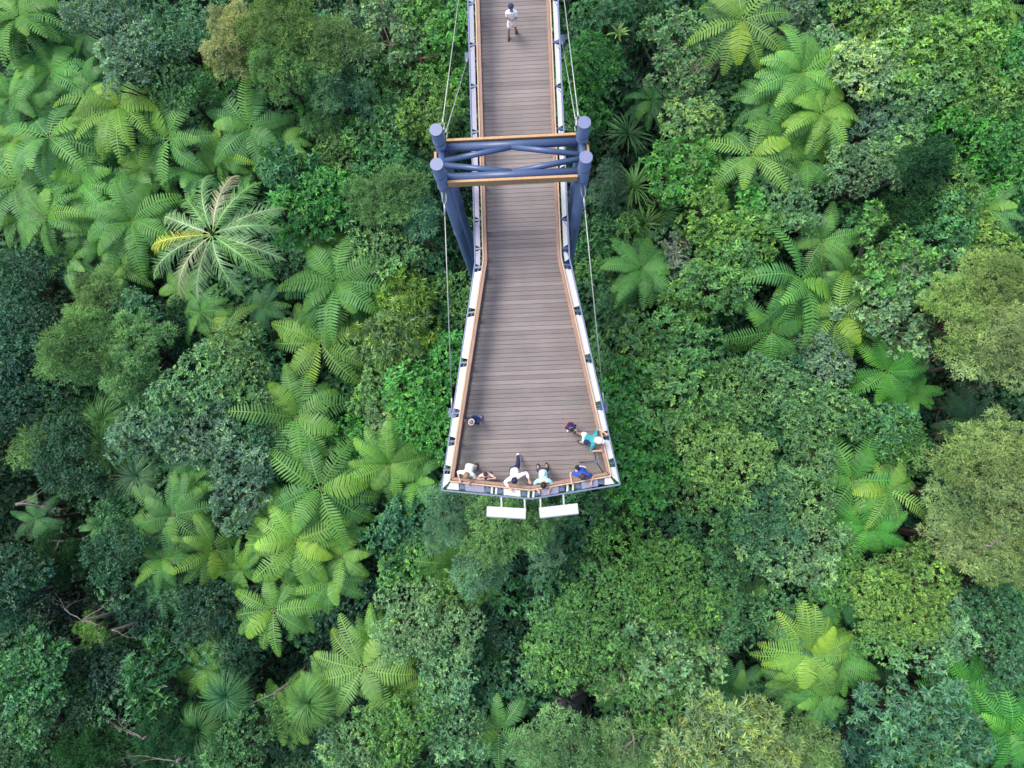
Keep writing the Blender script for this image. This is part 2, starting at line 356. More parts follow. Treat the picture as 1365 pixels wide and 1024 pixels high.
def plant(sp, px, py, r, z, col, label):
    PLANTN[0] += 1; rng = np.random.default_rng(PLANTN[0] * 13 + 5)
    c = W(px, py, z); Rw = r / F * (H - z) * (1.06 if sp == 'fern' else 1.02 if sp == 'feather' else 1.2)
    root = empty('plant', (c.x, c.y, GZ)); colr = jitter(COLS[col], rng)
    if sp in KINDS:
        me, br, s = crown_lib(sp, Rw, PLANTN[0] % 2)
        root.name = KINDS[sp][0]; tag(root, label, KINDS[sp][1])
        k = Rw / s; o = link('crown', me, root); o.color = colr; b = link('branches', br, root)
        rot = (rng.normal(0, .07), rng.normal(0, .07), rng.uniform(0, 6.28))
        for q in (o, b): q.location = (0, 0, z - GZ - .3 * Rw); q.scale = (k, k, k * rng.uniform(.9, 1.15)); q.rotation_euler = rot
        add_trunk(root, z - GZ - 1.2 * Rw, .055 * Rw + .03)
    elif sp == 'fern':
        root.name = 'tree_fern'; tag(root, label, 'tree fern')
        o = link('crown', FERNS[int(rng.integers(0, 6))], root); o.color = colr
        o.location = (0, 0, z - GZ - .12 * Rw); k = Rw * 1.03
        o.scale = (k, k, k * rng.uniform(.75, 1.2)); o.rotation_euler = (rng.normal(0, .24), rng.normal(0, .24), rng.uniform(0, 6.28))
        add_trunk(root, z - GZ - .1 * Rw, .085)
    elif sp in ('mop', 'flax', 'brom'):
        root.name = {'mop': 'grass_tree', 'flax': 'flax_plant', 'brom': 'bromeliad'}[sp]; tag(root, label, {'mop': 'grass tree', 'flax': 'flax', 'brom': 'bromeliad'}[sp])
        me = BROM if sp == 'brom' else (MOP if sp == 'mop' else FLAX)[PLANTN[0] % 2]
        o = link('leaves', me, root); o.color = colr; o.location = (0, 0, z - GZ); o.scale = (Rw * 1.05,) * 3; o.rotation_euler = (rng.normal(0, .12), rng.normal(0, .12), rng.uniform(0, 6.28))
        add_trunk(root, z - GZ, .07)
    return root
# (kind, px, py, radius, height, colour, label) - pixel, radius and height read off the photograph
PL = [
# --- ferns, upper left bank
('fern', 22, 22, 62, -9, 'f', 'bright green tree fern in the top left corner'),
('fern', 62, 92, 56, -10, 'f', 'tree fern directly below the corner fern, left of the blue grey tree'),
('fern', 108, 42, 42, -10.5, 'k', 'darker tree fern wedged between corner fern and blue grey tree'),
('fern', 60, 180, 68, -8.5, 'f', 'wide tree fern with spiral centre on the left edge bank'),
('fern', 155, 140, 66, -8.2, 'F', 'large light green tree fern below the blue grey tree'),
('fern', 8, 128, 50, -9.5, 'f', 'tree fern cut by the left edge below the corner fern'),
('fern', 222, 182, 62, -8.6, 'f', 'tree fern above the palm, left of its crown'),
('fern', 18, 245, 62, -9.5, 'f', 'tree fern on the left edge below the spiral fern'),
('fern', 105, 242, 55, -9.2, 'f', 'mid green tree fern in the middle of the left fern bank'),
('fern', 330, 168, 60, -8.8, 'f', 'tree fern above the palm with fronds toward the tan tree'),
('fern', 290, 205, 48, -9.6, 'F', 'light tree fern just above the palm crown'),
('fern', 58, 288, 55, -8.8, 'f', 'tree fern with hanging fronds on the left above the dark blue green tree'),
('fern', 90, 346, 44, -9.6, 'f', 'tree fern drooping over the dark hole at lower end of fern bank'),
('fern', 172, 292, 64, -8.6, 'f', 'tree fern left of the palm, big overlapping fronds'),
('fern', 160, 352, 42, -9.8, 'f', 'small tree fern under the palm left fronds'),
('fern', 385, 105, 30, -9.8, 'F', 'small bright tree fern poking out of the tan feathery tree'),
('fern', 40, 140, 46, -10, 'f', 'tree fern filling in above the spiral fern at left'),
('fern', 118, 110, 42, -9.6, 'f', 'tree fern under the blue grey tree, right of the left edge ones'),
('fern', 115, 190, 50, -9.4, 'f', 'tree fern between the spiral fern and the large light fern'),
('fern', 185, 225, 48, -9.6, 'F', 'light tree fern in the bank above the palm left fronds'),
('fern', 62, 235, 44, -9.8, 'k', 'shaded tree fern under the spiral fern'),
('fern', 130, 300, 46, -9.4, 'f', 'tree fern between the hanging fern and the palm'),
('fern', 12, 185, 48, -9.8, 'f', 'tree fern at the left edge beside the spiral fern'),
('fern', 255, 225, 44, -9.8, 'f', 'tree fern at the tip of the palm upper left frond'),
('fern', 22, 290, 42, -10, 'f', 'tree fern low on the left edge of the fern bank'),
('fern', 335, 215, 40, -10, 'f', 'tree fern at the palm upper right fronds'),
('fern', 1030, 130, 48, -8.6, 'f', 'tree fern between the light ferns at upper right'),
('fern', 1075, 210, 44, -8.8, 'f', 'tree fern low in the upper right fern group'),
('fern', 1070, 430, 46, -8.8, 'f', 'tree fern under the centre of the right fern group'),
('fern', 1130, 370, 40, -9, 'f', 'tree fern at the right rim of the right fern group'),
('fern', 465, 420, 44, -9.2, 'f', 'tree fern behind the hanging fern right of the palm'),
('fern', 440, 705, 46, -9.2, 'f', 'tree fern at the right rim of the lower left fern group'),
('fern', 412, 610, 42, -9.2, 'f', 'tree fern between the long frond fern and the big lower fern'),
('fern', 455, 742, 40, -9.2, 'F', 'light tree fern at the lower right of the lower left fern group'),
('fern', 355, 690, 40, -9.6, 'f', 'tree fern left of the big fern lower left of the deck'),
('fern', 405, 800, 40, -9.8, 'f', 'tree fern right of the lone star fern'),
('fern', 320, 760, 38, -9.6, 'f', 'tree fern between the star shaped fern and the lone lower fern'),
('fern', 245, 655, 40, -9.6, 'f', 'tree fern over the star shaped ferns at left'),
('fern', 180, 715, 34, -10.4, 'f', 'tree fern at the left rim of the mid green fern'),
('fern', 500, 860, 40, -9.4, 'F', 'tree fern above the large bottom bright fern'),
('fern', 440, 915, 38, -10, 'f', 'tree fern between round grass tree and large bottom fern'),
('fern', 555, 615, 34, -9.6, 'f', 'small tree fern against the platform lower left side'),
('fern', 570, 735, 34, -10, 'f', 'tree fern under the left part of the grey green feathery tree'),
('fern', 635, 775, 36, -9.8, 'F', 'tree fern right of the bright fern below the deck'),
('fern', 430, 330, 40, -9.2, 'f', 'tree fern above the large fern right of the palm'),
('fern', 480, 455, 36, -9.8, 'k', 'shaded tree fern right of the hanging fern'),
('fern', 240, 385, 36, -9.6, 'f', 'tree fern at the lower left fronds of the palm'),
('fern', 720, 1010, 30, -10.6, 'k', 'dim tree fern at the bottom edge right of centre'),
('fern', 1215, 520, 32, -11, 'G', 'tree fern at the left rim of the brown hollow'),
('fern', 1120, 880, 40, -9.4, 'f', 'tree fern right of the bright lower right fern'),
('fern', 1060, 910, 36, -9.8, 'f', 'tree fern left of the compact lower right fern'),
('fern', 1330, 935, 40, -9.8, 'G', 'tree fern between umbrella trees and the right edge'),
('fern', 1175, 620, 36, -9.4, 'f', 'tree fern above the bright tipped fern'),
('fern', 372, 190, 42, -9.6, 'f', 'tree fern at right end of the upper fern bank'),
('fern', 265, 415, 40, -9, 'f', 'tree fern below the palm on its left side'),
('fern', 298, 440, 46, -8.6, 'F', 'light tree fern directly below the palm crown'),
('fern', 350, 410, 34, -10, 'k', 'shaded tree fern right below the palm'),
# --- ferns, centre left
('fern', 447, 376, 72, -8.2, 'f', 'large tree fern right of the palm'),
('fern', 425, 455, 62, -8.8, 'F', 'tree fern hanging below the large fern right of the palm'),
('fern', 392, 556, 68, -8.6, 'f', 'tree fern left of the deck with long downward fronds'),
('fern', 424, 652, 70, -8.0, 'f', 'big tree fern lower left of the deck'),
('fern', 392, 722, 60, -8.4, 'F', 'light green tree fern under the big fern lower left of deck'),
('fern', 518, 618, 54, -8.4, 'F', 'yellow green tree fern beside the deck bottom left corner'),
('fern', 552, 640, 38, -9.2, 'f', 'smaller tree fern tucked beside the deck corner fern'),
('fern', 605, 752, 46, -9, 'F', 'bright tree fern below the grey green feathery tree'),
('fern', 440, 772, 44, -9.5, 'f', 'tree fern at the bottom of the lower left fern group'),
('fern', 362, 815, 50, -8.8, 'F', 'star shaped bright tree fern standing alone at lower left'),
('fern', 280, 732, 46, -8.6, 'F', 'star shaped light tree fern above the lone lower fern'),
('fern', 226, 686, 52, -8.8, 'f', 'mid green tree fern left of the star shaped ferns'),
('fern', 262, 622, 42, -9.8, 'k', 'bluish tree fern between pale speckled trees'),
('fern', 215, 745, 36, -10, 'f', 'tree fern edging the dark trees at left'),
('fern', 482, 893, 60, -8.2, 'F', 'large bright tree fern at bottom, right of the round grass tree'),
('fern', 524, 920, 46, -8.8, 'F', 'tree fern overlapping the large bottom bright fern'),
('fern', 380, 950, 42, -10.5, 'F', 'bright tree fern under the round grass tree'),
('fern', 665, 975, 50, -10, 'f', 'tree fern near the bottom edge centre'),
('fern', 270, 890, 38, -10.6, 'F', 'small light tree fern above the dim grass tree'),
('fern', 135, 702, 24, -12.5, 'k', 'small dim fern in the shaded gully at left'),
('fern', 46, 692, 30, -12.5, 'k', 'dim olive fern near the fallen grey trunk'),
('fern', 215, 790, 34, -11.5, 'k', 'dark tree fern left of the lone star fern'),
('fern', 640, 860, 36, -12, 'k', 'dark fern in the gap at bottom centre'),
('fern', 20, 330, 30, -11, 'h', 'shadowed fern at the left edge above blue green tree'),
# --- ferns, right
('fern', 992, 22, 66, -7.4, 'F', 'yellow green tree fern at top, nearest the top edge on the right'),
('fern', 1072, 92, 62, -7.6, 'F', 'pale yellow green tree fern right of the top fern'),
('fern', 1098, 150, 54, -7.8, 'F', 'tree fern with broad fingers pointing right, upper right group'),
('fern', 1004, 205, 60, -7.8, 'F', 'light tree fern at bottom of the upper right fern group'),
('fern', 1045, 178, 44, -8.4, 'f', 'tree fern in the middle of the upper right fern group'),
('fern', 856, 358, 52, -10, 'f', 'large frond tree fern just right of the deck bend'),
('fern', 822, 402, 36, -11, 'f', 'small tree fern beside the right stay cable'),
('fern', 870, 132, 36, -12, 'k', 'five fronded dim fern in the clearing right of the walkway'),
('fern', 1068, 372, 74, -7.8, 'f', 'large tree fern at the centre of the right fern group'),
('fern', 1120, 418, 52, -8.2, 'F', 'yellow green tree fern pointing right over the dark gap'),
('fern', 1030, 440, 54, -8.2, 'f', 'tree fern at lower left of the right fern group'),
('fern', 1098, 318, 44, -8.8, 'f', 'tree fern at top of the right fern group'),
('fern', 1186, 494, 48, -9.2, 'G', 'deep green tree fern above the brown hollow'),
('fern', 1141, 640, 60, -8.4, 'G', 'deep green whorled tree fern left of the olive tree'),
('fern', 1186, 655, 48, -8.2, 'F', 'bright tipped tree fern between deep green fern and olive tree'),
('fern', 1160, 702, 48, -8.8, 'G', 'tree fern hanging below the deep green whorled fern'),
('fern', 1318, 276, 42, -9, 'f', 'tree fern on the right near the edge, above olive tree'),
('fern', 1120, 802, 36, -9.5, 'k', 'dark tree fern left of the yellow speckled tree'),
('fern', 1080, 872, 54, -8.4, 'F', 'bright tree fern at lower right, left of the dark hollow'),
('fern', 1096, 932, 40, -9.2, 'f', 'compact tree fern below the bright lower right fern'),
('fern', 1184, 922, 30, -11.5, 'h', 'dim olive fern inside the lower right hollow'),
('fern', 1293, 918, 50, -9, 'G', 'tree fern right of the dark umbrella tree top'),
('fern', 1350, 978, 56, -8.8, 'G', 'tree fern in the bottom right corner'),
('fern', 968, 752, 32, -10.4, 'f', 'tree fern peeking out among right lower trees'),
('fern', 978, 925, 42, -11.2, 'k', 'dim fern above the yellow feathery bottom tree'),
('fern', 820, 925, 26, -11, 'k', 'little fern between bottom speckled trees'),
('fern', 1340, 8, 40, -9.6, 'f', 'tree fern in the top right corner'),
('fern', 1005, 790, 28, -10.5, 'k', 'small fern in the shade right of bottom trees'),
('fern', 1290, 560, 36, -12.5, 'h', 'dark fern at rim of the brown hollow'),
# --- grass trees, flax
('mop', 415, 935, 32, -8.2, 'f', 'round pale green grass tree mop at the bottom left'),
('mop', 305, 926, 28, -9.2, 'b', 'dim purplish grass tree mop left of the round pale one'),
('mop', 268, 972, 28, -10.2, 'k', 'dark green grass tree below the purplish mop'),
('mop', 143, 562, 30, -11, 'k', 'shaded grass tree at left in the gully, upper of two'),
('mop', 147, 594, 32, -10.2, 'g', 'shaded grass tree at left in the gully, lower of two'),
('mop', 186, 634, 27, -10.4, 'B', 'bluish grass tree beside the pale speckled tree'),
('mop', 597, 780, 24, -10.2, 'f', 'grass tree beneath the bright fern below the deck'),
('flax', 845, 252, 30, -13, 'g', 'long leaved flax in the clearing right of the pylon'),
('flax', 884, 284, 26, -13.4, 'k', 'dark flax lower right of the clearing'),
('flax', 836, 182, 28, -13.6, 'k', 'thin dark flax in the middle of the clearing'),
('flax', 858, 300, 26, -13, 'g', 'flax at the lower end of the clearing'),
('flax', 840, 120, 22, -13.8, 'h', 'small dark flax below the yellow bromeliad'),
('flax', 772, 178, 24, -12.4, 'o', 'olive flax beside the right pylon column'),
('brom', 823, 45, 14, -10.5, 'y', 'yellow green bromeliad with strap leaves right of the walkway'),
# --- upper left trees
('fine', 135, 18, 48, -7.4, 'B', 'pale blue grey tree touching the top edge at left'),
('fine', 178, 70, 50, -6.8, 'B', 'blue grey tree above the light tree fern'),
('fine', 238, 48, 46, -7, 'b', 'blue green tree between the blue grey tree and the tan tree'),
('fine', 232, 108, 40, -7.6, 'b', 'blue green tree lobe under the tan tree left side'),
('fine', 285, 105, 30, -8.4, 'g', 'small green tree at lower left of the tan tree'),
('bush', 65, 8, 22, -10, 'k', 'dark bush between ferns at the top left edge'),
('feather', 310, 45, 44, -6.2, 't', 'tan feathery tree at upper left'),
('feather', 368, 28, 54, -5.8, 'o', 'olive feathery tree at the top edge, right of tan tree'),
('feather', 372, 88, 46, -6.4, 'o', 'olive feathery tree below the top edge olive tree'),
('feather', 432, 55, 48, -6.2, 'o', 'greenish tan feathery tree left of the bare twiggy patch'),
('feather', 438, 108, 40, -7.2, 'B', 'grey feathery tree below the greenish tan one'),
('feather', 470, 128, 34, -7.8, 'B', 'small grey feathery tree left of the bare twigs'),
('open', 508, 35, 52, -8.2, 'p', 'pale open tree with grey twigs at the top edge'),
('open', 545, 92, 44, -9, 'g', 'open twiggy tree in front of the bare brown patch'),
('bush', 560, 12, 34, -8.4, 'g', 'mid green bush at the top edge left of the walkway'),
('bush', 604, 32, 34, -8, 'G', 'bright green bush beside the walkway at the top'),
('bush', 592, 88, 36, -9, 'G', 'green bush behind the left back cables'),
('broad', 572, 150, 40, -7.6, 'y', 'yellow green round tree beside the left pylon top'),
('broad', 612, 160, 28, -9.4, 'g', 'green tree between left pylon and walkway'),
('broad', 500, 168, 44, -8.6, 'g', 'blue green round tree left of the left pylon'),
('feather', 436, 165, 30, -8.8, 'o', 'small olive feathery tree right of upper fern bank'),
('bush', 412, 142, 20, -9.6, 'G', 'small bright bush under the grey feathery tree'),
('whorl', 385, 225, 36, -8.2, 'b', 'dark blue green large leaved tree above the big centre left fern'),
('whorl', 402, 285, 42, -7.8, 'G', 'bright blue green whorled tree right of the palm'),
('broad', 440, 260, 38, -8, 'G', 'bright green lobed tree below the dark blue green tree'),
('fine', 448, 205, 34, -8.8, 'g', 'grey green tree between dark blue green and round tree'),
('fine', 520, 225, 42, -8.4, 'b', 'green tree tucked left of the left pylon columns'),
('feather', 515, 262, 46, -7.2, 'o', 'tan green feathery tree left of the left pylon columns'),
('feather', 552, 285, 34, -7.8, 'B', 'grey green feathery tree touching the left pylon columns'),
('fine', 510, 330, 42, -8.2, 'p', 'pale blue green tree below the tan green feathery tree'),
('broad', 560, 350, 38, -9.6, 'k', 'dark green tree left of the front cable'),
('broad', 612, 392, 36, -9.6, 'g', 'green tree against the deck bend left side'),
('broad', 585, 425, 34, -10, 'k', 'dark green tree behind the left front cable'),
('broad', 612, 325, 26, -10.6, 'h', 'dark tree beneath the left pylon columns'),
('broad', 628, 250, 22, -11, 'D', 'black green tree between left column and walkway'),
('broad', 610, 215, 26, -11, 'h', 'dark green tree under the pylon beams on the left'),
('long', 540, 410, 40, -8.6, 'y', 'yellow green tree midway between fern and left front cable'),
('long', 522, 445, 40, -8.4, 'o', 'olive yellow tree above mid green leafy tree'),
('broad', 588, 478, 36, -9, 'G', 'leafy green tree left of the widening deck'),
('broad', 510, 520, 38, -9, 'g', 'leafy green tree right of the long frond fern'),
('broad', 552, 535, 44, -8.2, 'G', 'bright leafy tree left of the platform left anchor'),
('fine', 580, 575, 40, -8, 'G', 'speckled green tree beside the platform lower left edge'),
('broad', 520, 565, 34, -9, 'p', 'pale green tree above the deck corner fern'),
('broad', 476, 590, 32, -9.4, 'G', 'small green tree right of the long frond fern'),
('fine', 470, 650, 34, -9.2, 'b', 'blue green tree between two big lower ferns'),
('broad', 492, 500, 24, -10.6, 'k', 'dark small tree below the olive yellow tree'),
# --- palm surroundings / left middle
('fine', 40, 365, 40, -9.6, 'd', 'dark blue green tree below the fern bank at left edge'),
('fine', 30, 425, 46, -9.2, 'd', 'large dark blue green tree on the left edge'),
('broad', 25, 498, 42, -10, 'd', 'dark tree under the large dark blue green tree, left edge'),
('fine', 28, 545, 38, -9.6, 'd', 'bluish tree at the left edge above the black gap'),
('feather', 130, 400, 40, -8, 'o', 'olive feathery tree above the big round olive tree'),
('feather', 118, 465, 60, -6.8, 'o', 'big round olive feathery tree at left'),
('feather', 178, 470, 52, -7.2, 'o', 'olive green feathery tree joined to the right of the big round one'),
('fine', 180, 412, 30, -8, 'b', 'blue green small tree on top of the olive trees'),
('fine', 228, 430, 32, -9.4, 'd', 'dark tree between the olive trees and the palm'),
('fine', 240, 480, 26, -10, 'd', 'small dark tree right of the olive trees'),
('fine', 262, 512, 50, -7.8, 'p', 'pale speckled tree with tan flecks left of centre'),
('fine', 318, 492, 46, -8, 'p', 'pale speckled tree right of the tan flecked one'),
('fine', 200, 560, 46, -8, 'B', 'blue grey pale speckled tree at left'),
('fine', 270, 575, 48, -8.2, 'B', 'blue grey tree below the tan flecked pale tree'),
('fine', 330, 560, 42, -8.6, 'b', 'dark blue green tree left of the long frond fern'),
('fine', 320, 640, 48, -8, 'B', 'pale blue green tree above the star ferns'),
('fine', 355, 600, 36, -9, 'b', 'blue green tree touching the big lower fern'),
('fine', 92, 608, 50, -9, 'd', 'round dark blue tree at left above the gully'),
('feather', 52, 592, 36, -9.6, 'o', 'olive feathery tree left of the round dark blue tree'),
('broad', 60, 550, 28, -12, 'h', 'small dark tree by the black gap at left'),
('fine', 158, 735, 42, -9.6, 'd', 'dark speckled tree at left, beside the mid green fern'),
('fine', 160, 680, 30, -10.6, 'b', 'small blue green tree under the bluish grass tree'),
('broad', 100, 650, 26, -12, 'h', 'shaded tree at the lower rim of the dark blue tree'),
('whorl', 345, 470, 26, -9.6, 'b', 'small blue green tree right below the palm fern'),
('fine', 362, 505, 30, -9.4, 'b', 'bluish tree above the long frond fern'),
# --- below the deck, centre
('feather', 612, 680, 48, -5.6, 'B', 'grey green feathery tree under the deck left corner'),
('feather', 668, 700, 54, -5.2, 'o', 'pale olive feathery tree directly below the viewing deck'),
('feather', 708, 690, 34, -5.8, 'B', 'grey feathery tree behind the right sign board'),
('feather', 640, 745, 40, -6.2, 'B', 'pale feathery tree lobe above the bright fern'),
('feather', 718, 725, 34, -6.4, 'B', 'soft blue green feathery tree right below the deck'),
('bush', 692, 668, 20, -9.6, 'y', 'yellow green bush seen between deck edge and sign boards'),
('broad', 540, 705, 44, -9.4, 'b', 'dark blue green tree left of the feathery tree'),
('broad', 552, 748, 36, -9.4, 'g', 'green tree lower left of the feathery tree'),
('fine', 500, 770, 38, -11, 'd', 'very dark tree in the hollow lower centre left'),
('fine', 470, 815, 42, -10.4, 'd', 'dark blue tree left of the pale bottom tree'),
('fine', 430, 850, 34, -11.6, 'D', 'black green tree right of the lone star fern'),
('fine', 560, 835, 54, -8, 'p', 'pale speckled round tree at bottom, left of centre'),
('fine', 598, 800, 36, -8.6, 'g', 'green speckled tree above right of the pale round tree'),
('fine', 648, 830, 42, -10.4, 'd', 'dark blue green tree at the bottom centre'),
('fine', 640, 905, 36, -10.4, 'b', 'blue green tree right of the pale bottom column'),
('fine', 592, 912, 44, -8.4, 'p', 'pale yellowish tree column near the bottom centre'),
('fine', 602, 965, 42, -8.6, 'p', 'pale tree near the bottom edge centre left'),
('fine', 540, 972, 46, -8.2, 'g', 'speckled green tree near the bottom edge, left of pale one'),
('fine', 480, 1000, 48, -8.4, 'p', 'speckled tree cut by the bottom edge left of centre'),
('broad', 445, 980, 28, -11, 'd', 'dark tree by the round grass tree near bottom edge'),
('broad', 700, 775, 34, -11, 'd', 'dark tree below the soft blue green feathery tree'),
('broad', 668, 795, 30, -10.4, 'k', 'dark green tree right of the bright fern below deck'),
('fine', 700, 905, 34, -11, 'd', 'shaded tree above the dead palm'),
# --- bottom right of centre
('broad', 745, 815, 40, -8.8, 'b', 'blue green tree right of the central dark gap'),
('fine', 795, 820, 52, -7.8, 'g', 'mid green speckled tree lower centre right'),
('fine', 738, 870, 42, -8.4, 'g', 'green tree above the dead palm, right side'),
('fine', 800, 880, 42, -8.6, 'g', 'green tree beside the thin white dead stick'),
('fine', 860, 850, 40, -9, 'b', 'blue green tree in the middle lower right'),
('fine', 905, 790, 54, -7.6, 'g', 'large speckled tree right of lower centre'),
('fine', 955, 810, 40, -8, 'b', 'blue green tree right side of the large speckled tree'),
('open', 880, 880, 48, -8, 'p', 'pale open tree with white twig near bottom right centre'),
('open', 935, 870, 40, -8.4, 'p', 'pale open tree holding a bare white twig at right'),
('fine', 890, 945, 50, -8.2, 'g', 'speckled green tree above the bottom olive tree'),
('feather', 850, 1000, 44, -8.2, 'o', 'olive feathery tree with dead twigs at the bottom edge'),
('feather', 748, 998, 50, -7.6, 'p', 'pale grey green tree at the bottom edge right of the fern'),
('feather', 800, 1018, 30, -8.4, 'p', 'small pale tree at bottom edge left of the olive tree'),
('long', 955, 985, 46, -6.8, 'O', 'yellow green long leaved round tree at the bottom edge'),
('long', 915, 1012, 32, -7.2, 'O', 'yellow green lobe tree at bottom edge left of the round one'),
('long', 1020, 1002, 40, -7, 'O', 'yellow green long leaved tree at bottom edge, right of the round one'),
('feather', 1085, 998, 34, -9, 'o', 'dull olive tree at bottom edge right of the yellow trees'),
('broad', 1032, 950, 34, -10.6, 'h', 'dark tree above the yellow bottom trees'),
('fine', 1050, 830, 42, -9.2, 'b', 'blue green tree above the bright lower right fern'),
('fine', 1030, 870, 26, -11.5, 'D', 'black green tree in gap left of the bright lower right fern'),
# --- right of deck, lower
('broad', 780, 700, 40, -9.4, 'b', 'dark green tree beside the deck bottom right corner'),
('broad', 768, 755, 38, -9.6, 'k', 'dark green tree below the one at the deck corner'),
('fine', 838, 745, 50, -8.4, 'g', 'mid green tree under the dark gap right of the deck'),
('fine', 900, 725, 40, -9, 'b', 'blue green tree lower right of the deck'),
('open', 860, 795, 36, -8.8, 'g', 'twiggy green tree below the mid green one'),
('broad', 825, 595, 52, -7.4, 'G', 'bright green tree touching the deck right edge'),
('broad', 850, 635, 44, -7.8, 'G', 'green tree lobe by the deck bottom right corner'),
('broad', 842, 530, 46, -7.4, 'G', 'bright green tree beside the right anchor of the deck'),
('broad', 840, 475, 48, -7.8, 'g', 'leafy green tree right of the right stay cable'),
('broad', 905, 465, 50, -7.8, 'g', 'broad green tree between deck and the right fern group'),
('broad', 905, 535, 52, -7.2, 'g', 'large green tree right of the deck middle'),
('fine', 895, 600, 44, -8.2, 'b', 'blue green tree inside the big green canopy right of deck'),
('fine', 965, 610, 56, -7, 'y', 'yellow speckled tree right of the deck end'),
('fine', 940, 660, 46, -7.4, 'g', 'green tree at the lower rim of the yellow speckled tree'),
('fine', 975, 535, 46, -7.8, 'g', 'green tree above the yellow speckled tree'),
('fine', 1005, 580, 40, -8.2, 'b', 'bluish tree right of the yellow speckled tree'),
('fine', 1045, 525, 46, -7.8, 'p', 'pale speckled tree below the right fern group'),
('fine', 1095, 555, 46, -8, 'p', 'pale speckled tree left of the deep green ferns'),
('fine', 1050, 595, 36, -9, 'b', 'blue green tree below the pale speckled trees'),
('fine', 1020, 690, 52, -7.6, 'b', 'blue green round tree right of lower centre'),
('fine', 1075, 650, 48, -7.6, 'p', 'speckled round tree left of the deep green whorled fern'),
('fine', 1065, 735, 50, -7.8, 'p', 'pale tree below the speckled round tree'),
('fine', 1115, 760, 36, -8.6, 'g', 'green tree left of the bottom hanging fern'),
('fine', 985, 735, 40, -8.8, 'b', 'blue green tree above the large speckled tree'),
('broad', 1175, 570, 38, -9, 'k', 'deep green tree above the whorled fern'),
('fine', 1205, 590, 32, -8.8, 'g', 'green tree at the left rim of the brown hollow'),
('fine', 1100, 480, 34, -8.6, 'B', 'blue grey tree under the yellow green fern'),
('fine', 1060, 480, 30, -9, 'b', 'blue green tree beneath the right fern group'),
# --- right of deck, upper
('broad', 785, 85, 38, -8.2, 'G', 'green leafy tree right of the walkway near the top'),
('broad', 772, 130, 32, -8.8, 'G', 'green tree above the right pylon top'),
('broad', 795, 38, 28, -11, 'k', 'dark bush right of the upper walkway'),
('bush', 812, 15, 28, -12, 'k', 'dark bush at the top edge right of the cables'),
('bush', 862, 30, 32, -12.5, 'h', 'dark bush in the shaded top edge gap'),
('open', 905, 55, 44, -9, 'p', 'pale twiggy bush left of the top yellow green fern'),
('open', 915, 112, 40, -9.2, 'p', 'pale twiggy bush below the one left of the top fern'),
('bush', 918, 175, 46, -8.6, 'p', 'pale green leafy bush below the twiggy bushes'),
('bush', 900, 222, 44, -8.4, 'G', 'green leafy bush right of the clearing'),
('bush', 950, 240, 32, -9, 'g', 'green bush left of the light tree fern'),
('feather', 812, 245, 28, -11, 'B', 'blurry blue green bush right of the pylon'),
('broad', 800, 322, 28, -11.6, 'k', 'dark green bush by the right stay cable'),
('broad', 830, 310, 24, -11.6, 'g', 'green bush above the large frond fern'),
('broad', 790, 362, 24, -11.6, 'g', 'green bush between right column and stay cable'),
('whorl', 902, 330, 20, -10, 's', 'silver leaved small tree right of the large frond fern'),
('whorl', 915, 362, 20, -10.2, 's', 'silver leaved small tree, lower of the pair'),
('bush', 955, 300, 42, -8, 'y', 'yellow tipped green tree left of right fern group'),
('bush', 990, 330, 44, -7.8, 'g', 'leafy green tree joined to the yellow tipped tree'),
('bush', 965, 375, 46, -7.8, 'g', 'leafy green tree below the yellow tipped tree'),
('bush', 918, 408, 32, -8.8, 'g', 'green tree above the broad green canopy'),
('bush', 1005, 285, 30, -8.6, 'G', 'green tree right under the light tree fern'),
('fine', 1050, 272, 38, -8.2, 'p', 'pale yellow speckled tree below the upper right ferns'),
('open', 1060, 15, 36, -8.6, 'B', 'grey twiggy tree at the top edge right of the fern'),
('bush', 1120, 60, 36, -8.2, 'p', 'pale tree behind the upper right ferns'),
('bush', 1175, 20, 44, -7.6, 'y', 'yellow green tree at the top edge at right'),
('bush', 1165, 85, 48, -7.2, 'O', 'light yellow green leafy tree right of the fern group'),
('bush', 1225, 65, 48, -7.2, 'y', 'light green leafy tree at upper right'),
('bush', 1255, 15, 40, -7.8, 'g', 'green tree at the top edge near the right corner'),
('bush', 1300, 50, 50, -7.4, 'y', 'yellow tipped leafy tree near the upper right corner'),
('broad', 1345, 70, 42, -7.8, 'G', 'green tree on the right edge near the top'),
('bush', 1215, 125, 42, -7.8, 'p', 'pale green tree in the middle of upper right canopy'),
('bush', 1275, 110, 42, -7.8, 'g', 'green tree right of the middle pale tree'),
('bush', 1325, 125, 42, -7.8, 'y', 'yellow green tree on the upper right edge'),
('fine', 1175, 165, 42, -8.2, 'B', 'grey blue tree below the upper right canopy'),
('broad', 1300, 180, 42, -8.4, 'G', 'deep green tree at right above the edge fern'),
('broad', 1345, 185, 42, -8.2, 'G', 'saturated green tree at the right edge'),
('bush', 1195, 195, 36, -8, 'p', 'pale lobed tree above the olive shrub'),
('fine', 1150, 225, 44, -7.8, 'p', 'pale blue green tree right of the light tree fern'),
('feather', 1238, 215, 34, -7.2, 'h', 'moss green feathery tree in the upper right canopy'),
('feather', 1205, 285, 34, -8.2, 'h', 'moss green feathery shrub above the open twiggy tree'),
('broad', 1270, 255, 38, -8.6, 'g', 'green tree left of the right edge fern'),
('broad', 1345, 240, 30, -9, 'G', 'green tree above right of the right edge fern'),
('bush', 1262, 305, 42, -8.4, 'k', 'dark leafy tree above the olive tree'),
('bush', 1318, 320, 36, -8.6, 'y', 'yellow tipped bush above the olive tree on right'),
('open', 1190, 345, 50, -7.6, 'g', 'open leafy tree with grey twigs at right'),
('open', 1228, 372, 44, -7.8, 'p', 'open pale leafy tree beside the bare twigs at right'),
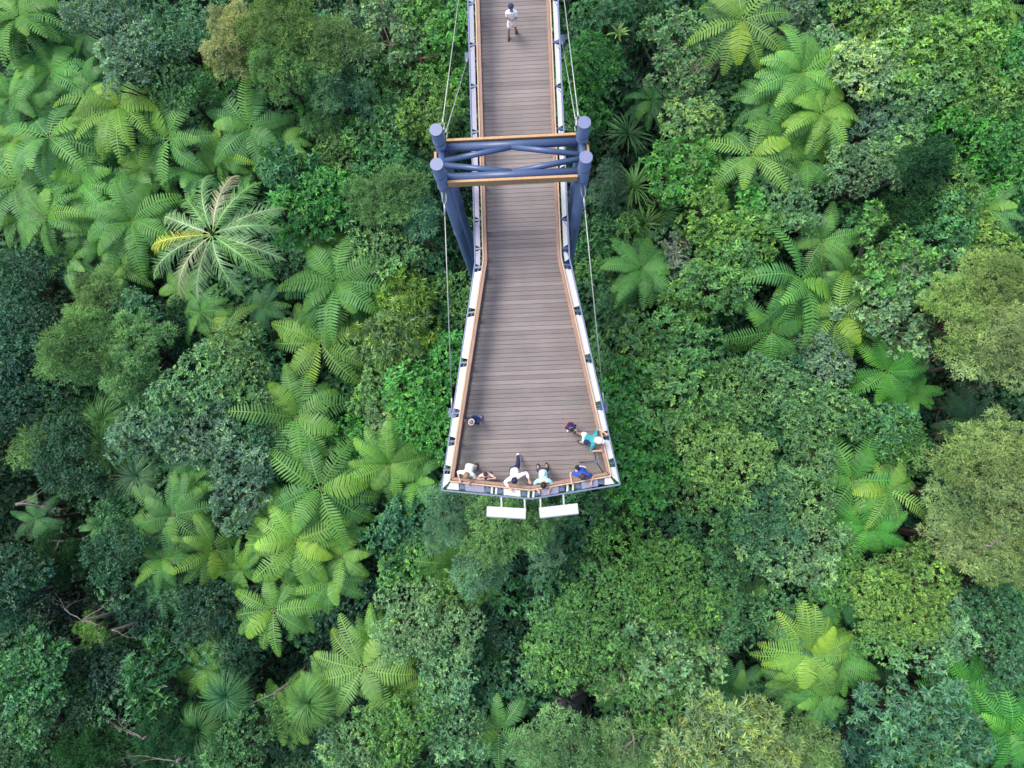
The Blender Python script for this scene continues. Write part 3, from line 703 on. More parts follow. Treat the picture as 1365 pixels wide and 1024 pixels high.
('open', 1180, 415, 46, -7.8, 'p', 'open leafy tree at right above the deep green fern'),
('broad', 1150, 300, 30, -9.2, 'k', 'dark tree between the fern group and open tree'),
('bush', 1210, 450, 34, -9.4, 'g', 'green bush left of the bare twigs'),
# --- olive trees on the right edge
('feather', 1330, 378, 52, -5.6, 'O', 'olive feathery tree on the right edge, uppermost'),
('feather', 1290, 425, 48, -5.8, 'O', 'olive feathery tree left part at right edge'),
('feather', 1345, 452, 50, -5.2, 'O', 'large olive feathery tree on the right edge'),
('feather', 1308, 478, 34, -6, 'O', 'olive feathery tree at lower side of the large olive one'),
('feather', 1280, 602, 38, -6.2, 'O', 'olive feathery tree right of the deep green ferns'),
('feather', 1340, 600, 46, -5.2, 'O', 'large olive feathery tree right of the brown hollow'),
('feather', 1290, 660, 50, -6.4, 'o', 'duller olive feathery tree under the large olive one'),
('feather', 1345, 660, 54, -5.4, 'O', 'olive feathery tree on the right edge, lower'),
('feather', 1300, 722, 44, -6.4, 'O', 'olive feathery tree lowest of the right edge group'),
('feather', 1350, 738, 44, -6.2, 'O', 'olive feathery tree in the lower right edge corner of group'),
# --- lower right
('fine', 1215, 800, 54, -7, 'y', 'yellow speckled round tree at lower right'),
('fine', 1180, 830, 42, -7.6, 'g', 'green speckled tree left side of the yellow speckled one'),
('fine', 1250, 850, 44, -7.4, 'p', 'pale speckled tree right under the yellow one'),
('fine', 1185, 765, 34, -8.6, 'y', 'yellow green speckled tree top of lower right group'),
('fine', 1320, 790, 36, -9.6, 'b', 'blue green tree right of the dark brown gap'),
('fine', 1330, 850, 46, -8.8, 'b', 'blue green tree on the right edge lower down'),
('fine', 1240, 735, 30, -10.4, 'g', 'green tree in the shade under the olive group'),
('whorl', 1215, 960, 52, -8.2, 'b', 'dark blue green umbrella leaved tree at bottom right'),
('whorl', 1265, 975, 44, -8.4, 'b', 'umbrella leaved tree right of the dark blue green one'),
('whorl', 1160, 985, 40, -9.4, 'd', 'dark umbrella leaved tree near the bottom edge'),
('whorl', 1215, 1010, 42, -8.6, 'b', 'umbrella leaved tree cut by the bottom edge'),
('broad', 1145, 930, 30, -12, 'D', 'black green tree in the lower right hollow'),
# --- lower left dark corner, its shade mixed into the plant colours
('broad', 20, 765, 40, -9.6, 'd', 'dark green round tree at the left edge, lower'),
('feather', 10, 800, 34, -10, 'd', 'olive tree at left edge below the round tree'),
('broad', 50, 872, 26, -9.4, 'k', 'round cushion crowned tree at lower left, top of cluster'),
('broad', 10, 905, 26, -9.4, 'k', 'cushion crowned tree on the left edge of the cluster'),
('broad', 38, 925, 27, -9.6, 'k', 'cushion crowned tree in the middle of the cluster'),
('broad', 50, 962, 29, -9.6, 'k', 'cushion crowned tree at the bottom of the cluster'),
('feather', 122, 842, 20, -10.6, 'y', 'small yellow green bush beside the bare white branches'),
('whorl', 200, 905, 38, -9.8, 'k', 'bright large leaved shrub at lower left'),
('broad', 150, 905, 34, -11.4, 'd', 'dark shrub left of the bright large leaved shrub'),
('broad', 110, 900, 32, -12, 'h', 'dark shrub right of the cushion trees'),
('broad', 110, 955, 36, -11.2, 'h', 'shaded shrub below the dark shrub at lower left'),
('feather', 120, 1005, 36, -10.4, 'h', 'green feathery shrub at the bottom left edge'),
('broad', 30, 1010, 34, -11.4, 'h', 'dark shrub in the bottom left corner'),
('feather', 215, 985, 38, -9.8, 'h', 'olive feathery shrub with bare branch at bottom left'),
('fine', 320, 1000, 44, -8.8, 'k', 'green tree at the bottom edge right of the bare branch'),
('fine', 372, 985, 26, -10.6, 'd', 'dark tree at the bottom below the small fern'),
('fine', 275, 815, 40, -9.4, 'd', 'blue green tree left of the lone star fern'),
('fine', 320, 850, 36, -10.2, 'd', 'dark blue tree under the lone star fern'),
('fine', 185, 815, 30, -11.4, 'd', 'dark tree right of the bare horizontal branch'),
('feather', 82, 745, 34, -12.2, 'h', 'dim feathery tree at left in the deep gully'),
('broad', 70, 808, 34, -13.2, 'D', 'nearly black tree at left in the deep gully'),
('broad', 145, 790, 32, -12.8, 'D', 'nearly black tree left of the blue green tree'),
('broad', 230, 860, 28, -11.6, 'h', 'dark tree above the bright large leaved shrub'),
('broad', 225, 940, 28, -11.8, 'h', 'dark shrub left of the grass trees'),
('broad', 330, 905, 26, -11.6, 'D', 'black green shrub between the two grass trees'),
]
for a in PL: plant(a[0], a[1], a[2], a[3], a[4], a[5], a[6])

# palm: grey green pinnate fronds, each a part
def palm(px, py, r, z, name, label, cols, nf, seed, e0=35, e1=-55):
    rng = np.random.default_rng(seed); c = W(px, py, z); Rw = r / F * (H - z)
    root = tag(empty(name, (c.x, c.y, GZ)), label, 'palm')
    for i in range(nf):
        a = 2 * math.pi * i / nf + rng.normal(0, .09)
        q, v, t = frond_arrays(Rw * rng.uniform(1.1, 1.32), a, e0 + rng.normal(0, 12), e1 + rng.normal(0, 9), 60, .27 * Rw, .026, rng, sweep=42, pdroop=1.0, seg=3,
                               tipc=.15, curve=rng.normal(0, .22), v0=rng.uniform(.35, .8), profile='palm')
        o = link('frond', quad_mesh('frond', q, v, t, MT['palm']), root); o.location = (0, 0, z - GZ - .1); o.color = (*cols[i % len(cols)], 1)
    m = MB(); m.tube([(0, 0, -.7), (0, 0, 0), (.05, .1, .5), (.1, .25, .9)], [.11, .1, .05, .01], 8)
    s = m.build('crown_shaft', MT['palm'], root); s.location = (0, 0, z - GZ - .1); s.color = (.10, .19, .06, 1)
    add_trunk(root, z - GZ - .7, .11)
    return root
G1 = (.15, .31, .13); G2 = (.20, .34, .17); G3 = (.12, .28, .085)
pr = palm(282, 312, 97, -5.5, 'palm_tree', 'grey green feather palm with one yellow frond at left', [G1, G2, G3, (.27, .30, .19), G1, G3, G2, (.33, .40, .06), G1, (.24, .31, .17), G2, G1, G3, G2, (.26, .24, .18), G1], 14, 3, 28, -68)
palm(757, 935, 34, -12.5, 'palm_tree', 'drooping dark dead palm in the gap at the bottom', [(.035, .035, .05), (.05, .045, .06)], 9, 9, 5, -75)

# bare branches
def dead(px, py, size, z, name, label, mat, seed, spread=1., flat=.35, n0=3, cat='dead branch', az=None):
    rng = random.Random(seed); c = W(px, py, z); m = MB()
    def grow(p, d, l, r, k):
        q = p
        pts = [p]; rs = [r]
        for i in range(3):
            d = (d + Vector((rng.gauss(0, .2), rng.gauss(0, .2), rng.gauss(0, .2 * flat)))).normalized()
            q = q + d * l / 3; pts.append(q); rs.append(r * (1 - .17 * (i + 1)))
        m.tube(pts, rs, 5, True)
        if k > 0:
            for i in range(rng.choice((2, 3))):
                o = pts[rng.choice((2, 3, 3))]
                e = (d + Vector((rng.gauss(0, .75 * spread), rng.gauss(0, .75 * spread), rng.gauss(0, .5 * flat)))).normalized()
                grow(o, e, l * rng.uniform(.55, .8), rs[-1] * .72, k - 1)
    for i in range(n0):
        a = az if az is not None else rng.uniform(0, 6.28)
        a += rng.gauss(0, .5 if az is not None else 0)
        grow(Vector((0, 0, 0)), Vector((math.cos(a), math.sin(a), .35 * flat)).normalized(), size * .5, size * .015, 3)
    m.tube([(0, 0, 0), (.1, -.1, -2), (0, 0, GZ - z)], [size * .03, size * .05, size * .07], 7)
    o = m.build(name, mat); o.location = c; tag(o, label, cat)
for d in [(110, 828, 1.9, -9.4, 'dead_tree', 'bare white branching tree at lower left beside the yellow bush', 'grey', 2, 1, .5, 3, None),
          (150, 840, 1.5, -9.6, 'dead_branch', 'bare pale branch lying horizontally right of the yellow bush', 'grey', 5, .5, .3, 1, .25),
          (96, 868, 1.0, -10.5, 'dead_branch', 'forked pale branch above the cushion trees', 'grey', 8, .8, .3, 1, 2.4),
          (1238, 452, 1.6, -8.2, 'dead_tree', 'fan of bare grey twigs left of the olive trees', 'grey', 11, .9, .3, 3, 4.0),
          (560, 78, 1.9, -8.6, 'dead_tree', 'bare brownish twiggy tree left of the walkway near the top', 'greyd', 13, 1.1, .5, 5, None),
          (520, 60, 1.6, -8.0, 'dead_tree', 'bare grey twigs in the pale open tree at the top', 'grey', 17, 1, .5, 4, None),
          (832, 905, 1.3, -7.6, 'dead_branch', 'thin white dead stick hanging among the bottom trees', 'grey', 19, .3, .3, 1, 4.8),
          (796, 905, 1.0, -8.2, 'dead_branch', 'short pale broken branch left of the thin white stick', 'grey', 23, .3, .3, 1, 4.9),
          (950, 868, 1.0, -7.4, 'dead_branch', 'small bare white twig sticking out at the right of open tree', 'grey', 29, .6, .3, 1, .3),
          (22, 672, 2.4, -11.5, 'fallen_trunk', 'grey fallen trunk with splayed branches at the left edge', 'grey', 31, .3, .2, 2, .3),
          (78, 722, 1.6, -12.0, 'dead_tree', 'dim grey bare branches in the deep gully at left', 'grey', 37, 1, .4, 3, None),
          (365, 925, 1.8, -9.2, 'dead_branch', 'long grey branch reaching to the small fern at bottom left', 'grey', 41, .3, .2, 1, 3.9),
          (190, 985, 1.6, -9.2, 'dead_branch', 'slim grey forked branch over the olive shrub at bottom left', 'grey', 43, .5, .3, 2, 1.9),
          (235, 1015, 2.0, -9.2, 'dead_branch', 'long horizontal pale branch near the bottom edge', 'grey', 47, .3, .2, 1, 3.1),
          (845, 985, 1.2, -7.4, 'dead_tree', 'bare grey twigs on the bottom olive tree', 'grey', 53, .9, .3, 3, None),
          (1320, 728, 1.2, -5.4, 'dead_branch', 'pale grey twigs on the lowest olive tree at right', 'grey', 59, .7, .3, 2, .8),
          (1110, 32, 1.8, -7.6, 'dead_branch', 'long pale diagonal branch at the top right of the ferns', 'grey', 61, .25, .2, 1, 5.6),
          (1205, 355, 1.4, -7.0, 'dead_tree', 'grey twigs showing through the open tree at right', 'grey', 67, .9, .4, 3, None),
          (905, 690, 1.4, -10.5, 'dead_branch', 'thin bare branch in the dark gap right of the deck', 'greyd', 71, .6, .3, 2, 1.),
          (548, 318, 1.4, -8.2, 'dead_branch', 'brown dead twigs left of the front stay cable', 'greyd', 73, .9, .4, 4, None),
          (1275, 540, 2.2, -13, 'dead_branch', 'reddish brown dead litter branches in the hollow at right', 'greyd', 79, .9, .3, 5, None),
          (925, 90, 1.5, -8.6, 'dead_tree', 'fine bare twigs in the pale bush left of the top fern', 'greyd', 83, 1, .4, 4, None)]:
    dead(d[0], d[1], d[2], d[3], d[4], d[5], MT[d[6]], d[7], d[8], d[9], d[10], 'fallen trunk' if d[4] == 'fallen_trunk' else 'dead tree' if d[4] == 'dead_tree' else 'dead branch', d[11])

# ground sheet to the horizon, undergrowth, far wood
def ground():
    m, nt, N = nodes('forest_floor'); L = nt.links.new
    out = N('ShaderNodeOutputMaterial'); b = N('ShaderNodeBsdfPrincipled'); b.inputs['Roughness'].default_value = .95
    tc = N('ShaderNodeTexCoord'); nz = N('ShaderNodeTexNoise'); nz.inputs['Scale'].default_value = .35; nz.inputs['Detail'].default_value = 9
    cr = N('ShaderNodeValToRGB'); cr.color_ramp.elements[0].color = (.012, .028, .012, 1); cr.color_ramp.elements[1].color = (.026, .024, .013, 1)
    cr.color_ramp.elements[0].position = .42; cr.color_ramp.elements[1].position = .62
    L(tc.outputs['Object'], nz.inputs['Vector']); L(nz.outputs[0], cr.inputs[0]); L(cr.outputs[0], b.inputs['Base Color']); L(b.outputs[0], out.inputs[0])
    bm = bmesh.new(); xs = [-600, -200, -80] + [-60 + 4 * i for i in range(31)] + [80, 200, 600]
    g = [[bm.verts.new((x, y, GZ + (.35 * math.sin(x * .4) * math.cos(y * .33) if abs(x) < 61 and abs(y) < 61 else 0))) for y in xs] for x in xs]
    for i in range(len(xs) - 1):
        for j in range(len(xs) - 1): bm.faces.new((g[i][j], g[i + 1][j], g[i + 1][j + 1], g[i][j + 1]))
    me = bpy.data.meshes.new('ground'); bm.to_mesh(me); bm.free()
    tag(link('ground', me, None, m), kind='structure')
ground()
HOLES = [(W(a, b, -12.4), c / F * 33.4) for a, b, c in ((1268, 530, 80), (12, 590, 62), (8, 640, 40), (180, 850, 40), (60, 980, 60), (380, 880, 40), (75, 560, 30), (95, 745, 75), (60, 800, 60), (500, 750, 48), (920, 695, 45), (1175, 752, 40), (1135, 935, 75), (1320, 780, 40),
    (105, 372, 36), (60, 420, 30), (757, 930, 60), (850, 180, 85), (470, 120, 40), (700, 782, 40), (1240, 440, 42), (1010, 890, 50), (645, 880, 55), (120, 850, 85), (880, 420, 30), (560, 320, 35), (800, 340, 35), (1230, 700, 40), (1165, 280, 25), (330, 720, 35), (190, 720, 30), (455, 870, 40), (300, 940, 60), (1220, 560, 30))]
def undergrowth(name, n, x0, x1, y0, y1, z0, z1, rr, seed, color, hole=None, k=5, dens=9, L=.3, holes=False):
    rng = np.random.default_rng(seed); Q, V, T = [], [], []
    for i in range(n):
        x, y = rng.uniform(x0, x1), rng.uniform(y0, y1)
        if hole and hole[0] < x < hole[1] and hole[2] < y < hole[3]: continue
        if holes and any(math.hypot(x - h[0].x, y - h[0].y) < h[1] for h in HOLES): continue
        r = rng.uniform(*rr); c = np.array([x, y, rng.uniform(z0, z1)])
        m = max(5, int(dens * 2 * math.pi * r * r)); d = nrm(rng.normal(size=(m, 3))); d[:, 2] = abs(d[:, 2]); p = c + d * r * rng.uniform(.8, 1.05, (m, 1))
        nn = nrm(d + np.array([0, 0, .5])); t1 = nrm(np.cross(nn, rng.normal(size=(m, 3)))); t2 = np.cross(nn, t1); lv = rng.uniform(0, 1)
        for j in range(k):
            a = 6.283 * (j + rng.uniform(0, .9, m)) / k; rad = np.cos(a)[:, None] * t1 + np.sin(a)[:, None] * t2
            dd = nrm(rad + nn * .5); Q.append(leaf_arrays(p, dd, nrm(nn - rad * .4), L * rng.uniform(.6, 1.2, m), .42 * L * rng.uniform(.7, 1.2, m)))
            V.append(np.clip(lv * .5 + .5 * rng.uniform(0, 1, m), 0, 1)); T.append((rng.uniform(0, 1, m) < .1) * .5)
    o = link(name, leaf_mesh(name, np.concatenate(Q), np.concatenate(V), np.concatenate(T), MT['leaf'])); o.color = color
    return o
tag(undergrowth('undergrowth', 4600, -34, 34, -20, 37, GZ - .3, GZ + 4.2, (.6, 1.4), 3, (.034, .110, .048, 1), k=5, dens=9, L=.26), 'dark leafy undergrowth showing in the gaps between crowns', 'undergrowth', kind='stuff')  # colour lowered to add the shade of the deep gaps
tag(undergrowth('distant_forest', 2300, -60, 60, -50, 65, -15, -8, (1.4, 2.8), 4, (.05, .13, .045, 1), hole=(-31, 31, -19, 35), k=4, dens=3.2, L=.45), 'forest canopy continuing beyond the edges of the photo', 'forest', kind='stuff')

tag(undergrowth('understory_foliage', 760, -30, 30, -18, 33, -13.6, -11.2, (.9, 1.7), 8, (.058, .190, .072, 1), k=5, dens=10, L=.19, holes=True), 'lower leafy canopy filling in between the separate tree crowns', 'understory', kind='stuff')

# ------------------------------------------------------------------ viewing platform
CX = -.20; YK = 6.1; YE = -.45; YF = 46.0
def half(y, a=1.17, b=2.34): return a if y >= YK else a + (b - a) * (YK - y) / (YK - YE)
def endy(x, y0=YE, dip=.30): return y0 - dip * (1 - abs(x - CX) / 2.4)
plat = tag(empty('viewing_platform', (CX, 3, 0)), 'cantilevered timber viewing platform flaring out at the end of its walkway', 'viewing platform')
def pb(mb, name, mat, **k):
    o = mb.build(name, mat, plat, **k); o.matrix_parent_inverse = Matrix.Translation((-CX, -3, 0)); return o
# deck boards, one mesh, gaps are real
bm = bmesh.new(); lay = bm.faces.layers.float.new('var'); y = -.78; rb = random.Random(4)
while y < YF:
    y1 = y + .130; v0 = rb.random(); hw0 = half(max(y, YE)); hw1 = half(max(y1, YE))
    jt = rb.choice((-.5, .1, .55, -.2)); segs = [(-1, jt), (jt, 1)] if (rb.random() < .3 and y > YE) else [(-1, 1)]
    for s0, s1 in segs:
        xa0, xb0 = CX + s0 * hw0, CX + s1 * hw0; xa1, xb1 = CX + s0 * hw1, CX + s1 * hw1
        if y < YE:   # the end follows a shallow point
            h = 2.4 * max(0, 1 - (YE - y) / .30) ; xa0 = CX + s0 * (2.34 - h) ; xb0 = CX + s1 * (2.34 - h)
            h1 = 2.4 * max(0, 1 - (YE - y1) / .30) if y1 < YE else 0; h1 = min(h1, 2.3)
            hh = min(2.34, 2.4 * (1 - (YE - y) / .33)) if y > YE - .33 else .05
            xa0, xb0 = CX + s0 * hh, CX + s1 * hh; hh = min(2.34, 2.4 * (1 - max(0, YE - y1) / .33)); xa1, xb1 = CX + s0 * hh, CX + s1 * hh
        e = .0015
        vs = [bm.verts.new(p) for p in ((xa0 + e, y, -.028), (xb0 - e, y, -.028), (xb1 - e, y1, -.028), (xa1 + e, y1, -.028), (xa0 + e, y, 0), (xb0 - e, y, 0), (xb1 - e, y1, 0), (xa1 + e, y1, 0))]
        for f in ((4, 5, 6, 7), (0, 1, 5, 4), (2, 3, 7, 6), (0, 3, 2, 1), (1, 2, 6, 5), (3, 0, 4, 7)):
            fc = bm.faces.new([vs[i] for i in f]); fc[lay] = v0
    y += .140
me = bpy.data.meshes.new('deck_boards'); bm.to_mesh(me); bm.free()
o = link('deck_boards', me, plat, MT['deck']); o.matrix_parent_inverse = Matrix.Translation((-CX, -3, 0))
# steel under the deck
m = MB()
for s in (-1, 1):
    pts = [(CX + s * (half(y)) , y, -.14) for y in (YF, YK, YE)]
    for a, b in zip(pts, pts[1:]): m.bar(a, b, .06, .20)
m.bar((CX - 2.34, YE, -.14), (CX, YE - .33, -.14), .06, .20); m.bar((CX, YE - .33, -.14), (CX + 2.34, YE, -.14), .06, .20)
pb(m, 'edge_beam', MT['blue'])
m = MB(); y = .3
while y < YF: m.bar((CX - half(y) + .04, y, -.13), (CX + half(y) - .04, y, -.13), .07, .16); y += 1.35
m.box(CX - .75, CX - .6, YE - .1, YF, -.62, -.225); m.box(CX + .6, CX + .75, YE - .1, YF, -.62, -.225)
m.box(CX - 1.1, CX + 1.1, YE - .15, YF, -.224, -.216)
pb(m, 'floor_frame', MT['dark'])
# barrier lines: inner (kickboard), handrail, outer rail
def side(s, off, z, ys=(YF, YK, YE)): return [Vector((CX + s * (half(y) + off), y + (0 if y != YE else -off), z)) for y in ys]
def front(off, z): return [Vector((CX - 2.34 - off, YE - off, z)), Vector((CX, YE - .33 - off, z)), Vector((CX + 2.34 + off, YE - off, z))]
def runs(off, z):
    L = side(-1, off, z); Rr = side(1, off, z); Fm = front(off, z)[1]
    return [(L[0], L[1]), (L[1], L[2]), (L[2], Fm), (Fm, Rr[2]), (Rr[2], Rr[1]), (Rr[1], Rr[0])]
m = MB()
for a, b in runs(.0, .075): m.bar(a, b, .035, .15)
pb(m, 'kickboard', MT['timberr'])
m = MB()
for a, b in runs(.0, 1.04): m.bar(a, b, .045, .05)
pb(m, 'handrail', MT['timberp'], bevel=.008)
m = MB()
for a, b in runs(-.075, 1.03): m.bar(a, b, .09, .04)
pb(m, 'leaning_rail', MT['timberl'], bevel=.008)
m = MB()
for a, b in runs(-.02, .96): m.bar(a, b, .03, .09)
pb(m, 'rail_fascia', MT['timberr'])
m = MB()
for z in (.22, .34, .46, .58, .70, .82):
    for a, b in runs(-.01, z): m.tube([a, b], .006, 6)
pb(m, 'barrier_wire', MT['cable'])
m = MB()
for a, b in runs(.255, .93): m.bar(a, b, .045, .045)
pb(m, 'outer_rail', MT['bluep'], bevel=.008)
# posts with raking arms: positions from the photo
postsL = [13.1, 11.72, 10.22, 8.81, 7.4, 6.5, 5.92, 4.54, 3.03, 1.53, .71, -.12]
postsR = [13.04, 11.59, 10.19, 8.89, 7.31, 6.4, 5.88, 4.46, 3.01, 1.6, .72, -.08]
far = [14.5 + 1.45 * i for i in range(22)]
postlist = [(-1, y) for y in far + postsL] + [(1, y) for y in far + postsR]
NP = 0
for s, y in postlist:
    if y > 26: continue
    x0 = CX + s * (half(y) + .02); nrmx = s
    m = MB(); w = .06
    a = Vector((x0, y, -.2)); b = Vector((x0 + s * .03, y, 1.0)); c = Vector((x0 + s * .23, y, .92)); d = Vector((x0 + s * .30, y - .02, .55))
    m.bar(a, b, w, .05, (1, 0, 0)); m.bar(b + Vector((0, 0, -.02)), c, w * .9, .04); m.bar(Vector((x0 + s * .02, y, .15)), c - Vector((0, 0, .03)), w * .6, .035, (0, 1, 0))
    m.bar(Vector((x0 + s * .08, y - .02, .965)), Vector((x0 + s * .22, y - .24, .93)), .02, .03)
    pb(m, 'barrier_post', MT['blue'])
fp = [-2.05, -1.35, -.92, -.27, .27, .92, 1.35, 2.05]; 
FPX = [W(x, 655, .95).x for x in (616, 650, 667, 698, 717, 749, 771, 802)]
def fy(x, off=0): return YE - .33 * (1 - min(1, abs(x - CX) / 2.34)) - off
for x in FPX:
    m = MB(); y = fy(x)
    m.bar((x, y - .01, -.2), (x, y - .03, 1.0), .05, .07, (0, 1, 0)); m.box(x - .08, x + .08, y - .19, y - .03, .90, .925)
    m.bar((x - .06, y - .1, .3), (x - .05, y - .19, .9), .03, .04, (1, 0, 0)); m.bar((x + .06, y - .1, .3), (x + .05, y - .19, .9), .03, .04, (1, 0, 0))
    pb(m, 'barrier_post', MT['blue'])
# pale infill panels between handrail and outer rail
def panel(a0, a1, b0, b1, mat, t=.012):
    m = MB(); u = Vector((0, 0, t)); m.hexa([a0, a1, b1, b0, a0 + u, a1 + u, b1 + u, b0 + u]); pb(m, 'rail_panel', mat)
for s, ps in ((-1, postsL), (1, postsR)):
    ys = sorted(ps + far[:9], reverse=True)
    for ya, yb in zip(ys, ys[1:]):
        g = .10 if yb < 5.9 else .03
        ya2, yb2 = ya - g - .02, yb + g
        if ya - yb < .7 and yb < 5: g = .08; ya2, yb2 = ya - .17, yb + .12
        for (p, q) in (((ya2, yb2),)):
            i = lambda y, off, z: Vector((CX + s * (half(y) + off), y, z))
            bev = .09 if yb > 5.5 else .06
            oi_ = .085 if yb > 5.5 else .035
            panel(i(p, oi_, .975), i(q, oi_, .975), i(p - bev * .3, .225, .93), i(q + bev, .225, .93), MT['white_shade'] if s < 0 and yb > 5.5 else MT['white'])
    y0 = ys[-1] - .12; i = lambda y, off, z: Vector((CX + s * (half(max(y, YE)) + off), y, z))
    panel(i(y0, .035, .985), i(YE - .03, .035, .985), i(y0, .225, .93), i(YE - .20, .225, .93), MT['white'])
cx = [CX - 2.34] + FPX + [CX + 2.34]
for k, (a, b) in enumerate(zip(cx, cx[1:])):
    g0 = .0 if k == 0 else .095; g1 = .0 if k == len(cx) - 2 else .095
    f = lambda x, off, z: Vector((x, fy(x, off), z))
    if k in (2, 4, 6):      # gaps with two narrow white bars
        for t in (.36, .70):
            x = a + (b - a) * t; panel(f(x - .03, .035, .985), f(x + .03, .035, .985), f(x - .05, .225, .93), f(x + .01, .225, .93), MT['white'])
    elif k in (0, 8): panel(f(a + .02, .035, .985), f(b - g1, .035, .985), f(a - .1, .225, .93) if k == 0 else f(a + g0, .225, .93), f(b - g1, .225, .93), MT['white']) if k == 0 else panel(f(a + g0, .035, .985), f(b - .02, .035, .985), f(a + g0, .225, .93), f(b + .1, .225, .93), MT['white'])
    else: panel(f(a + g0, .035, .985), f(b - g1, .035, .985), f(a + g0, .225, .93), f(b - g1, .225, .93), MT['white_shade'] if k != 3 else MT['white'])
# cable anchors on the platform sides
AN = [(-1, 1.62), (1, 1.62), (-1, 13.3), (1, 13.75), (-1, 17.2), (1, 17.2)]
for s, y in AN:
    x = CX + s * (half(y) + .26); m = MB(); m.box(min(x, x + s * .22), max(x, x + s * .22), y - .15, y + .15, -.16, .06)
    m.bar((x + s * .1, y, 0), (CX + s * half(y), y, -.12), .16, .10)
    pb(m, 'cable_anchor', MT['blue'], bevel=.01)

# sign boards outside the front rail
def sign(px0, py0, px1, py1, lab, arms):
    a, b = W(px0, py0, .86), W(px1, py1, .86); root = tag(empty('sign_board', (a + b) / 2), lab, 'sign board')
    off = -Vector((a + b) / 2); d = (b - a).normalized(); n = Vector((-d.y, d.x, 0))
    def sb(m, name, mat, bv=0):
        o = m.build(name, mat, root, bevel=bv); o.matrix_parent_inverse = Matrix.Translation(off); return o
    m = MB(); w = .15
    m.hexa([a - n * w - Vector((0, 0, .0)), b - n * w, b + n * w + Vector((0, 0, .10)), a + n * w + Vector((0, 0, .10)), a - n * w + Vector((0, 0, .02)), b - n * w + Vector((0, 0, .02)), b + n * w + Vector((0, 0, .12)), a + n * w + Vector((0, 0, .12))])
    sb(m, 'panel', MT['sign'], .005)
    m = MB(); m.bar(a - n * (w + .012) - Vector((0, 0, .005)), b - n * (w + .012) - Vector((0, 0, .005)), .02, .05); m.bar(a + n * (w - .03) + Vector((0, 0, .05)), b + n * (w - .03) + Vector((0, 0, .05)), .04, .04)
    sb(m, 'frame', MT['bluep'])
    for px in arms:
        p = W(px, 661, .93); q = a.lerp(b, (p.x - a.x) / (b.x - a.x)) + Vector((0, .12, .05)); m = MB(); m.bar((p.x, fy(p.x, .25), .9), q, .05, .04); sb(m, 'arm', MT['cable'])
sign(649, 681.5, 701, 684.5, 'white sign board on two arms outside the end rail, left one', (668, 699))
sign(719, 683.5, 770.5, 677.5, 'white sign board on two arms outside the end rail, right one', (720, 751))

# ------------------------------------------------------------------ pylon
XL, XR, Y0, Y1, ZT, ZB = -2.24, 1.53, 7.58, 8.50, 4.55, 3.62
py = tag(empty('pylon', (-.35, 8, GZ)), 'blue grey steel portal pylon with timber faced beams straddling the walkway', 'pylon')
def qb(m, name, mat, bv=0):
    o = m.build(name, mat, py, bevel=bv); o.matrix_parent_inverse = Matrix.Translation((.35, -8, -GZ)); return o
for x in (XL, XR):
    for y in (Y0, Y1):
        m = MB(); m.tube([(x, y, GZ - .2), (x, y, ZT)], .160, 32); 
        for zz in (ZB - .35, ZB + .35, -.4, -6): m.tube([(x, y, zz), (x, y, zz + .03)], .172, 32)
        c = qb(m, 'column', MT['blue'])
        m = MB(); m.tube([(x, y, ZT), (x, y, ZT + .02)], .168, 32); q = qb(m, 'column_cap', MT['bluep']); q.parent = c; q.matrix_parent_inverse = c.matrix_parent_inverse.copy()
        q.matrix_parent_inverse = Matrix.Identity(4)
for y in (Y0, Y1):
    m = MB(); m.tube([(XL + .1, y + (.04 if y == Y0 else -.04), ZB), (XR - .1, y + (.04 if y == Y0 else -.04), ZB)], .115, 20); qb(m, 'cross_beam', MT['blue'])
xm = (XL + XR) / 2; ym = (Y0 + Y1) / 2
for s, y in ((1, Y1 - .09), (-1, Y0 + .09)):
    for x in (XL + .08, XR - .08):
        m = MB(); m.tube([(x, ym + .06 * s, ZB), (xm, y - .02 * s, ZB + .02)], .078, 18); qb(m, 'brace', MT['blue'])
for x in (XL, XR):
    m = MB(); m.tube([(x, Y0, ZB), (x, Y1, ZB)], .115, 20); qb(m, 'side_beam', MT['blue'])
    s = -1 if x < 0 else 1
    m = MB(); m.box(min(x + s * .11, x + s * .17), max(x + s * .11, x + s * .17), Y0 + .2, Y1 - .2, ZB - .05, ZB + .14); qb(m, 'timber_facing', MT['timber'])
    for y in (Y0, Y1):   # gusset brace under the beam
        m = MB(); m.hexa([(x, y - .05, ZB - .75), (x, y + .05, ZB - .75), (x, y + .05, ZB - .2), (x, y - .05, ZB - .2), (x - s * .3, y - .05, ZB - .32), (x - s * .3, y + .05, ZB - .32), (x - s * .75, y + .05, ZB - .1), (x - s * .75, y - .05, ZB - .1)]); qb(m, 'gusset', MT['blue'])
m = MB(); m.box(XL + .16, XR - .16, Y0 - .155, Y0 - .085, ZB - .17, ZB + .13); qb(m, 'timber_facing', MT['timber'], .006)
m = MB(); m.box(XL + .16, XR - .16, Y1 + .085, Y1 + .155, ZB - .17, ZB + .13); qb(m, 'timber_facing', MT['timber'], .006)

